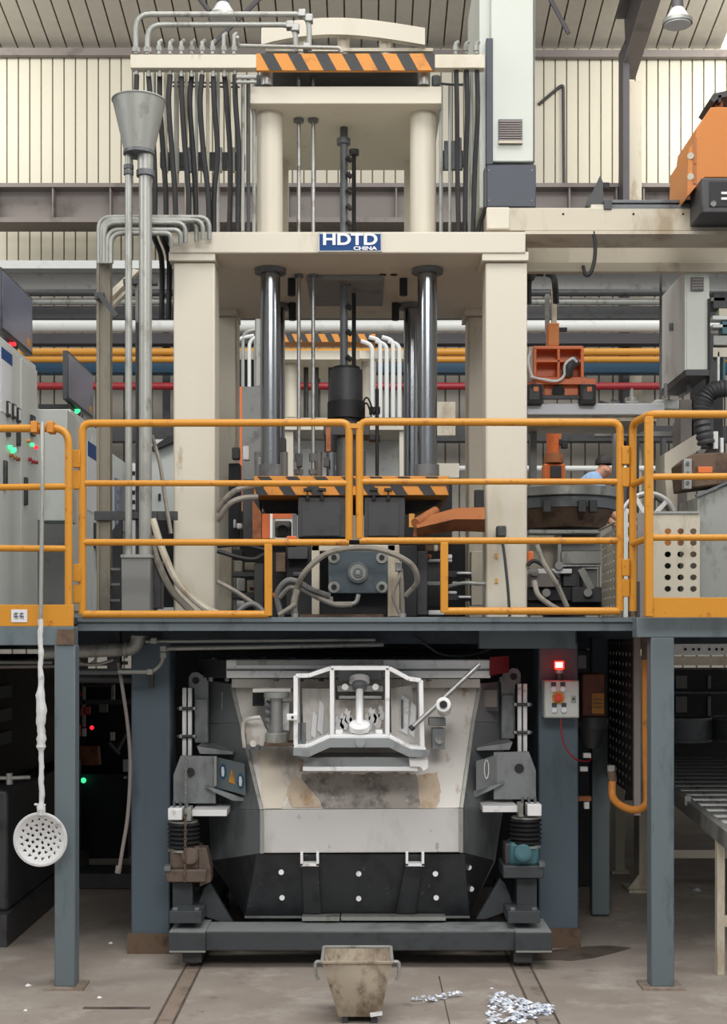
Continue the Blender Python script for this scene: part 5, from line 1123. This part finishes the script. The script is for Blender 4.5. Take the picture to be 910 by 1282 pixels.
# chain on left
pts = [(233-(y-946)*.01, y) for y in range(946, 1102, 5)]
for k, (px, py) in enumerate(pts):
    c = P(px, py, 8.05 if py < 1012 else 7.87); m = MB(); s_ = .011
    ax = Vector((1,0,0)) if k % 2 else Vector((.2,1,0))
    m.tube([c+ax*math.cos(a)*s_*.6+Vector((0,0,1))*math.sin(a)*s_*1.5 for a in [2*PI*i/10 for i in range(11)]], .0032, 5); m.build('chain_link', galv if py < 1020 else rust, fu)
# base frame on rollers
zT, zB = Z(1168, 7.73), Z(1192, 7.73)
MB().box(X(257, 7.76), X(646, 7.76), 7.76, 8.02, zB, zT).build('base_beam', basem, fu, .006); MB().box(X(257, 7.76), X(646, 7.76), 7.765, 8.02, zT, zT+.002).build('lit_top_plate', mdsteel, fu)  # paler plate paints the light falling on the beam top
for a, c_ in ((211, 257), (645, 691)):
    o = MB().box(X(a, 7.72), X(c_, 7.72), 7.72, 8.1, zB-.004, zT+.004).build('base_box_end', basem, fu, .004); MB().box(X(a, 7.72)+.002, X(c_, 7.72)-.002, 7.725, 8.1, zT+.004, zT+.006).build('lit_top_plate', mdsteel, fu); Pb('box_end_edge', galv, o, a+1, 1190.5, c_, 1192.5, 7.715, .01)
for a, c_ in ((217, 252), (650, 685)): MB().box(X(a, 7.9), X(c_, 7.9), 8.1, 9.5, zB, zT).build('base_side_beam', basem, fu, .004)
for a, c_ in ((229, 252), (643, 667)):
    for Yq in (7.78, 9.2):
        xm = (X(a, 7.78)+X(c_, 7.78))/2; MB().box(xm-.055, xm+.055, Yq, Yq+.16, .03, zB).build('roller_housing', dkgrey, fu, .006)
        MB().cyl((xm-.03, Yq+.08, .063), (xm+.03, Yq+.08, .063), .06, 20).build('rail_roller', dksteel, fu)
# ================================================================ UNDER THE PLATFORM
cb = thing('push_button_box', P(702, 900, 8.2), 'light grey push button control box with red emergency stop on the blue column', 'control box')
Yc_ = 8.17
MB().pb(681, 852, 725, 899, Yc_, .12).build('box_body', cabgrey, cb, .006); MB().pb(682, 853, 724, 898, Yc_-.012, .012).build('lid', cabgrey, cb, .004)
for px, py in ((693,856),(704.5,856),(694,882),(706,882)):
    MB().pb(px-3, py-2, px+3, py+3, Yc_-.02, .008).build('label_tag', dkblue, cb, .001); o = MB().cyl(P(px, py+7, Yc_-.03), P(px, py+7, Yc_-.012), .0165, 18).build('white_button', ink_w, cb, .002)
o = MB().cyl(P(699, 873.5, Yc_-.018), P(699, 873.5, Yc_-.012), .038, 26).build('yellow_ring', yellow, cb); MB().cyl(P(699, 873.5, Yc_-.055), P(699, 873.5, Yc_-.018), .022, 22).build('emergency_stop', redb, cb, .004)
o = Pb('lock_plate', galv, cb, 715, 871, 721, 880, Yc_-.018, .006); MB().cyl(P(718, 875, Yc_-.022), P(718, 875, Yc_-.018), .007, 8).build('key_slot', black, o)
hose('red_cable', red, cb, [(702,900,Yc_+.02),(703,918,Yc_),(708,936,Yc_),(720,950,Yc_),(735,953,8.3),(741,949,8.4)], .005)
be = thing('beacon_lamp', P(700, 845, 8.2), 'glowing red beacon lamp above the push button box', 'lamp')
MB().cyl(P(700, 852, 8.22), P(700, 843, 8.22), .022, 16).build('lamp_foot', dkgrey, be); MB().cyl(P(700, 843, 8.22), P(700, 838, 8.22), .026, 16).build('lamp_base', galv, be)
MB().cyl(P(700, 838, 8.22), P(700, 827.5, 8.22), .029, 20).build('red_lens', redlamp, be, .004); MB().box(X(695.5, 8.18), X(704.5, 8.18), 8.182, 8.192, Z(836, 8.18), Z(829, 8.18)).build('lit_core', redcore, be)
L = bpy.data.lights.new('beacon_glow', 'POINT'); L.energy = .22; L.color = (1, .06, .05); L.shadow_soft_size = .03
lo = bpy.data.objects.new('beacon_glow', L); COL.objects.link(lo); lo.location = P(700, 832, 8.08)
mo = thing('lubrication_unit', P(742, 940, 8.7), 'orange-brown lubrication unit with yellow label and dark bowl right of the blue column', 'unit')
MB().pb(728, 843, 758, 897, 8.55, .2).build('brown_housing', copper, mo, .012); MB().pb(741, 868, 756, 893, 8.545, .01).build('yellow_label', orpipe, mo, .001)
for y in (875, 880, 885): MB().pb(743, y, 754, y+1, 8.543, .003).build('label_print', ink, mo)
MB().cyl(P(742, 897, 8.65), P(742, 912, 8.65), .1, 20).build('collar', dkgrey, mo); MB().cyl(P(740, 912, 8.65), P(740, 936, 8.65), .09, 20, .05).build('bowl', dkgrey, mo); MB().pb(720, 903, 760, 909, 8.6, .12).build('mount_plate', black, mo, .004)
MB().pb(719, 820, 734, 837, 8.5, .06).build('junction_cover', midgrey, mo, .004); MB().pb(717, 815, 724, 820, 8.5, .05).build('cable_gland', black, mo)
for px, py in ((736,946),(732,963)): MB().pb(px-6, py-3, px+4, py+3, 8.6, .04).build('white_connector', whst, mo, .004)
MB().pb(722, 997, 740, 1003, 8.7, .05).build('orange_bracket', rustor, mo); MB().pb(731, 1004, 738, 1013, 8.7, .04).build('white_connector', whst, mo, .006)
# slanting perforated panel
pn = thing('hanging_guard', P(778, 990, 8.7), 'dark perforated guard panel hanging at an angle beside the orange hose under the platform', 'guard')
za, zb_ = Z(800, 8.6), Z(985, 8.6)
pa, pb_ = Vector((X(795, 8.0), 8.0, zb_)), Vector((X(758, 9.3), 9.3, zb_))
m = MB(); m.perf(pa, pb_-pa, (0, 0, za-zb_), 9, 15, .26, (.006, 0, 0)); m.build('perforated_sheet', dark, pn)
MB().box(X(793, 8.0)-.0, X(801, 8.0), 7.98, 8.02, zb_-.1, Z(795, 8.0)).build('edge_post', steelbr, pn)
t = thing('pale_backboard', P(770, 985, 9.8), 'pale sheet whose light shows through the holes of the dark guard panel', 'sheet'); Pb('sheet', cream_d, t, 755, 812, 800, 980, 10.2, .02)
oh = thing('orange_hose', P(790, 1015, 8.0), 'thick orange hose hanging in a U under the right end of the platform', 'hose')
MB().tube(smoothp([P(808,797,7.7), P(808.5,860,7.7), P(809,940,7.7), P(810,990,7.7), P(808,1008,7.7), P(795,1014,7.75), P(780,1010,7.85), P(768,1000,7.95), P(766,985,8.0), P(767,977,8.02)], 8), .022, 12).build('hose_body', orhose, oh)
MB().cyl(P(765, 966, 8.02), P(765, 958, 8.02), .024, 14).build('hose_coupling', galv, oh, .004); MB().cyl(P(767, 978, 8.02), P(765, 965, 8.02), .026, 12).build('hose_cuff', rust, oh)
MB().cyl(P(809, 796, 7.7), P(808.5, 826, 7.7), .026, 12).build('hose_cuff', rust, oh)
# cream machine legs
cl = thing('cream_machine_frame', P(800, 1110, 10.2), 'cream machine frame legs standing behind the right-hand post', 'frame')
MB().box(X(800, 10.1), X(818, 10.1), 10.1, 10.3, .015, 1.75).build('leg', cream_d, cl, .004); MB().box(X(770, 10.9), X(782, 10.9), 10.9, 11.1, .015, 1.75).build('leg', cream_d, cl, .004)
MB().box(X(786, 10.1), X(820, 10.1), 10.05, 10.35, 0, .02).build('foot_plate', cream_d, cl); MB().prism([(X(786,10.1),10.1,.02),(X(800,10.1),10.1,.02),(X(800,10.1),10.1,.13)], (0,.012,0)).build('gusset', cream_d, cl)
MB().box(X(765, 10.9), X(786, 10.9), 10.85, 11.15, 0, .02).build('foot_plate', cream_d, cl); MB().box(X(772, 10.9), X(815, 10.9), 10.95, 11.0, Z(1003, 10.9), Z(996, 10.9)).build('crossbar', dkgrey, cl)
# conveyor
cv = thing('roller_conveyor', (2.9, 9.5, 0), 'grey roller conveyor running under the platform at lower right', 'conveyor')
A, B = Vector((2.36, 11.9, .80)), Vector((1.98, 7.3, .80)); zc2 = .80
def ln(t): return A.lerp(B, t)
MB().beam(A, B, .05, .1, (0, 0, 1)).build('side_rail', galv, cv, .003)
off = Vector((1.15, .0, 0)); MB().beam(A+off, B+off, .05, .1, (0, 0, 1)).build('side_rail', galv, cv, .003)
nr = 17
r0 = MB().cyl(ln(0)+Vector((.03,0,.02)), ln(0)+off+Vector((-.03,0,.02)), .034, 14).build('roller', steel, cv)
for k in range(1, nr):
    q = r0.copy(); COL.objects.link(q); q.location = r0.location+(B-A)*(k/nr); q.parent = cv
for t_ in (.42, .93): 
    c = ln(t_); MB().box(c.x-.022, c.x+.022, c.y, c.y+.05, 0, .76).build('leg', cream_d, cv, .003); MB().box(c.x+.02, c.x+1.1, c.y+.01, c.y+.04, .27, .33).build('leg_crossbar', cream_d, cv); MB().box(c.x+1.09, c.x+1.14, c.y, c.y+.05, 0, .76).build('leg', cream_d, cv)
c = ln(.7); MB().box(c.x-.04, c.x, c.y, c.y+.05, .82, .88).build('stop_lug', galv, cv)
# wheel castings on the conveyor, in the dark
def tyre(px, py, Y, r, label):
    c = P(px, py, Y); t = thing('wheel_casting', c-Vector((0,0,r)), label, 'wheel', 'dark wheel castings on the conveyor')
    MB().cyl(c-Vector((0,0,.08)), c+Vector((0,0,.1)), r, 36).build('rim_barrel', dksteel, t, .01)
    MB().tube([c+Vector((r*math.cos(a), r*math.sin(a), .1)) for a in [2*PI*i/36 for i in range(37)]], .012, 6).build('rim_lip', mdsteel, t)
    MB().tube([c+Vector((r*math.cos(a), r*math.sin(a), -.08)) for a in [2*PI*i/36 for i in range(37)]], .012, 6).build('rim_lip', mdsteel, t)
tyre(853, 914, 11.3, .24, 'dark wheel casting lying at the left of the conveyor'); tyre(928, 914, 11.3, .24, 'dark wheel casting cut off by the right edge')
bb = thing('perforated_cross_bar', P(870, 850, 9.2), 'white bar with round holes over a beige beam under the right-hand platform', 'bar')
MB().pb(828, 806, 960, 820, 8.6, .05).build('white_bar', whpipe, bb, .002)
for px in (858, 868, 875, 888, 897, 904): MB().cyl(P(px, 813, 8.592), P(px, 813, 8.6), .009, 12).build('bar_hole', black, bb)
MB().pb(828, 822, 960, 833, 8.65, .1).build('beige_beam', cream_d, bb)
dr = thing('dark_machine', P(880, 935, 12.2), 'dark machine with two window openings behind the conveyor', 'machine')
Pb('machine_body', dark, dr, 790, 838, 980, 1000, 12.6, .3)
for a, b, c_, d in ((846,846,860,862),(846,872,860,892),(886,846,890,862),(886,872,890,896)): Pb('pale_opening', midgrey, dr, a, b, c_, d, 12.58, .02)
for y in (836, 866): Pb('rail', dksteel, dr, 800, y, 980, y+2.5, 12.5, .05)
# left: neighbouring machine
lm = thing('neighbour_furnace', P(0, 1120, 9), 'dark neighbouring furnace body at the lower left edge', 'furnace')
m = MB(); xx = -2.2
m.box(-4, xx, 8.4, 10.6, .2, .95); m.build('lower_body', mdsteel if 0 else dkgrey, lm, .02); MB().box(-4, xx-.15, 8.5, 11.6, .95, 1.75).build('upper_body', dark, lm, .01); MB().box(-4, xx+.02, 8.3, 10.8, 0, .2).build('plinth', dkgrey, lm)
for z in (1.2, 1.35, 1.5): MB().box(xx-.15, xx-.13, 8.6, 9.0, z, z+.08).build('vent_slot', slate, lm)
pipe('valve_pipe', galv, lm, [(0,974,8.3),(14,974,8.3),(38,973,8.3)], .012, .01); MB().cyl(P(12, 968, 8.3), P(12, 982, 8.3), .02, 10).build('valve', galv, lm)
# pipes just below the deck at left
up = thing('under_deck_pipes', P(120, 812, 8.0), 'grey pipework running just under the left part of the platform', 'pipes')
pipe('large_pipe', galv, up, [(50,817,8.0),(150,813,8.0),(168,812,8.0),(174,797,8.0)], .042, .1); 
for px in (157,): MB().cyl(P(px-1, 813, 8.0), P(px+2, 813, 8.0), .052, 16).build('pipe_flange', galv, up)
MB().cyl(P(174, 799, 8.0), P(174, 796, 8.0), .05, 16).build('pipe_flange', galv, up)
pipe('thin_pipe', galv, up, [(148,841,7.95),(192,841,7.95),(204,828,7.95),(204,812,7.95),(260,811,7.95),(480,807,8.0)], .014, .1)
pipe('thin_pipe', galv, up, [(182,803,7.95),(470,801,8.0)], .011, .05); pipe('thin_pipe', midgrey, up, [(-10,829,8.2),(66,829,8.2)], .012, .05); pipe('thin_pipe', steelbr, up, [(-10,835,8.2),(66,834,8.2),(160,830,8.25)], .011, .05)
for px, py in ((204,812),(204,820),(187,841),(192,802)): MB().pb(px-4, py-4, px+4, py+4, 7.92, .05).build('pipe_fitting', galv, up, .006)
pipe('pipe_bar', dksteel, up, [(92,841,8.2),(165,841,8.2)], .02, .05); pipe('pipe_bar', dkgrey, up, [(92,849,8.4),(165,850,8.4)], .03, .05)
hose('loop_hose', galv, up, [(96,824,8.1),(106,832,8.1),(118,828,8.1),(122,815,8.1)], .008); hose('loop_hose', galv, up, [(98,830,8.05),(120,832,8.05),(142,826,8.05)], .009)
MB().pb(186, 844, 192, 861, 8.12, .03).build('dark_bracket', dkgrey, up)
MB().pb(134, 790, 150, 838, 8.15, .08).build('pipe_hanger', dkgrey, up, .003)
hs = thing('hanging_hose', P(150, 1092, 8.1), 'thin brown hose hanging down left of the left blue column', 'hose')
hose('hose_body', steelbr, hs, [(148,830,8.0),(153,860,8.0),(160,910,8.0),(163,960,8.0),(160,1020,8.0),(153,1065,8.0),(149,1090,8.0)], .011); MB().cyl(P(149, 1084, 8.0), P(147.5, 1093, 8.0), .018, 12).build('hose_nozzle', steelbr, hs)
# machine in the dark behind left
dm = thing('dark_machine', P(120, 1080, 11), 'dark machine with red parts and small lit lamps between the left posts', 'machine')
Pb('cabinet_body', dark, dm, 96, 968, 160, 1075, 11.0, .5, .01); Pb('cabinet_body', dark, dm, 40, 848, 165, 968, 11.6, .3)
MB().pp([(96,958),(98,935),(122,935),(124,958)], 10.9, .1).build('brown_guard', rustor, dm)
for a, b, c_, d in ((56,858,71,872),(92,866,103,872),(94,886,103,897),(60,886,72,892),(103,884,112,895)): Pb('red_part', redb, dm, a, b, c_, d, 10.8, .06, .01)
for a, b, c_, d, mt_ in ((103,857,106,910,galv),(139,857,143,876,galv),(104,857,140,860,dkgrey),(70,905,74,918,whst),(94,908,100,922,cream_d),(103,912,107,922,whst),(138,917,143,927,whst),(154,951,161,966,whst),(155,972,158,975,whst),(100,876,166,882,dkgrey),(56,846,166,852,dkgrey),(124,882,134,892,midgrey)):
    Pb('machine_detail', mt_, dm, a, b, c_, d, 10.8, .04)
MB().beam(P(56,898,10.7), P(72,910,10.7), .03, .03).build('blue_pipe', bluep, dm)
MB().cyl(P(104.5, 977, 10.9), P(104.5, 977, 10.95), .022, 12).build('green_lamp', led_g, dm); MB().cyl(P(97.5, 977, 10.9), P(97.5, 977, 10.95), .017, 12).build('blue_lamp', led_b, dm); MB().cyl(P(115, 911, 10.9), P(115, 911, 10.95), .017, 12).build('red_lamp', led_r, dm)
MB().beam(P(137,930,10.8), P(150,944,10.8), .02, .02).build('steel_link', midgrey, dm); MB().beam(P(158,920,10.8), P(148,940,10.8), .02, .02).build('steel_link', midgrey, dm)
Pb('floor_curb', dkgrey, dm, 92, 1094, 170, 1112, 10.2, .4)
MB().box(-1.4, 1.8, 10.4, 10.7, 0, 1.8).build('dark_rear_body', dark, dm) if 0 else None
db = thing('dark_machine', (0, 10.6, 0), 'large dark machine body directly behind the furnace and its columns', 'machine')
MB().box(-1.6, 1.72, 10.3, 11.0, 0, 1.8).build('machine_body', dark, db, .01)
# ================================================================ BUCKET AND FLOOR SCRAP
bk = thing('scrap_bucket', (X(447, 6.75), 6.75, 0), 'grimy tapered steel bucket with side hooks on the floor in front of the furnace', 'bucket')
Yb0, Yb1 = 6.6, 6.93
zt_ = Z(1205, Yb0); xtl, xtr = X(403, Yb0), X(491, Yb0); zb2 = .035; xbl, xbr = X(424, Yb0+.05), X(476, Yb0+.05)
yb0_, yb1_ = Yb0+.07, Yb1-.06
T = [(xtl, Yb0, zt_), (xtr, Yb0, zt_), (xtr, Yb1, zt_), (xtl, Yb1, zt_)]; Bq = [(xbl, yb0_, zb2), (xbr, yb0_, zb2), (xbr, yb1_, zb2), (xbl, yb1_, zb2)]
m = MB(); m.add(T+Bq, [(0,1,5,4),(1,2,6,5),(2,3,7,6),(3,0,4,7),(4,5,6,7)]); o = m.build('bucket_shell', bucketm, bk); s_ = o.modifiers.new('t', 'SOLIDIFY'); s_.thickness = .008; s_.offset = -1
for i in range(4): MB().beam(T[i], T[(i+1) % 4], .016, .014, (0, 0, 1)).build('rim_bar', galv if i else bucketm, bk, .003)
for s_, x in ((-1, xtl), (1, xtr)):
    MB().tube([(x+s_*.005, Yb0+.1, zt_-.02), (x+s_*.035, Yb0+.1, zt_-.02), (x+s_*.035, Yb0+.1, zt_-.09), (x+s_*.02, Yb0+.1, zt_-.11)], .009, 8, .02).build('side_hook', galv, bk)
for x in (xbl+.03, xbr-.03): MB().box(x-.015, x+.015, yb0_+.01, yb1_-.01, 0, .035).build('skid_foot', dkgrey, bk)
MB().beam((xbr-.05, yb0_-.005, .045), (xbr+.01, yb0_-.005, .055), .02, .01).build('splash_lump', whst, bk)
random.seed(21)
def floorpt(px, py, z=0): Y = EYE*F/(py-HY); return Vector((X(px, Y), Y, z))
def scrap(name, n, fn, smin, smax, mt_, label, cat):
    m = MB()
    for i in range(n):
        c = floorpt(*fn()); c.z = random.uniform(.004, .03); s_ = random.uniform(smin, smax); a = random.uniform(0, PI)
        u = Vector((math.cos(a), math.sin(a), random.uniform(-.3,.3)))*s_; v = Vector((-math.sin(a), math.cos(a), random.uniform(-.3,.3)))*s_*random.uniform(.25,.7)
        m.add([c-u-v, c+u*1.1-v*.6, c+u*.7+v, c-u*.6+v*1.2, c+Vector((0,0,s_*.5))], [(0,1,4),(1,2,4),(2,3,4),(3,0,4),(3,2,1,0)])
    o = m.build(name, mt_, None, smooth=False); tag(o, label, cat, kind='stuff')
def f1():
    t = random.random(); x = 610+t*82; lo_, hi = 1243+t*24, 1292-t*22
    return x, random.uniform(lo_, max(hi, lo_+2))
scrap('aluminium_scrap_heap', 230, f1, .008, .026, alum, 'heap of bright aluminium scrap on the floor right of the bucket', 'scrap')
def f2(): t = random.random(); return 514+t*64, 1251+5*math.sin(t*5)*.6+random.uniform(-2, 4)*(1-t)
scrap('aluminium_scrap_trail', 60, f2, .006, .016, alum, 'thin trail of metal scrap on the floor between bucket and bright heap', 'scrap')
for px, py, r, lab in ((139,1181,.018,'small white chip on the floor between the left post and blue column'),(35,1234,.02,'white chip on the floor left of the left post base'),(124,1249,.015,'small pale chip on the floor right of the left post base'),(32,1265,.014,'tiny pale chip near the lower left corner'),(873,1115,.04,'pale crumpled scrap on the floor under the conveyor'),(768,1090,.015,'tiny white chip on the floor beside the cream frame leg')):
    c = floorpt(px, py); m = MB(); n = 7; ps = [c+Vector((math.cos(a)*r*random.uniform(.7,1.2), math.sin(a)*r*random.uniform(.6,1.1), 0)) for a in [2*PI*i/n for i in range(n)]]
    m.add(ps+[c+Vector((0,0,r*.6))], [(i, (i+1) % n, n) for i in range(n)]+[tuple(range(n-1,-1,-1))]); tag(m.build('metal_chip', alum if r > .03 else whst, None, smooth=False), lab, 'chip')
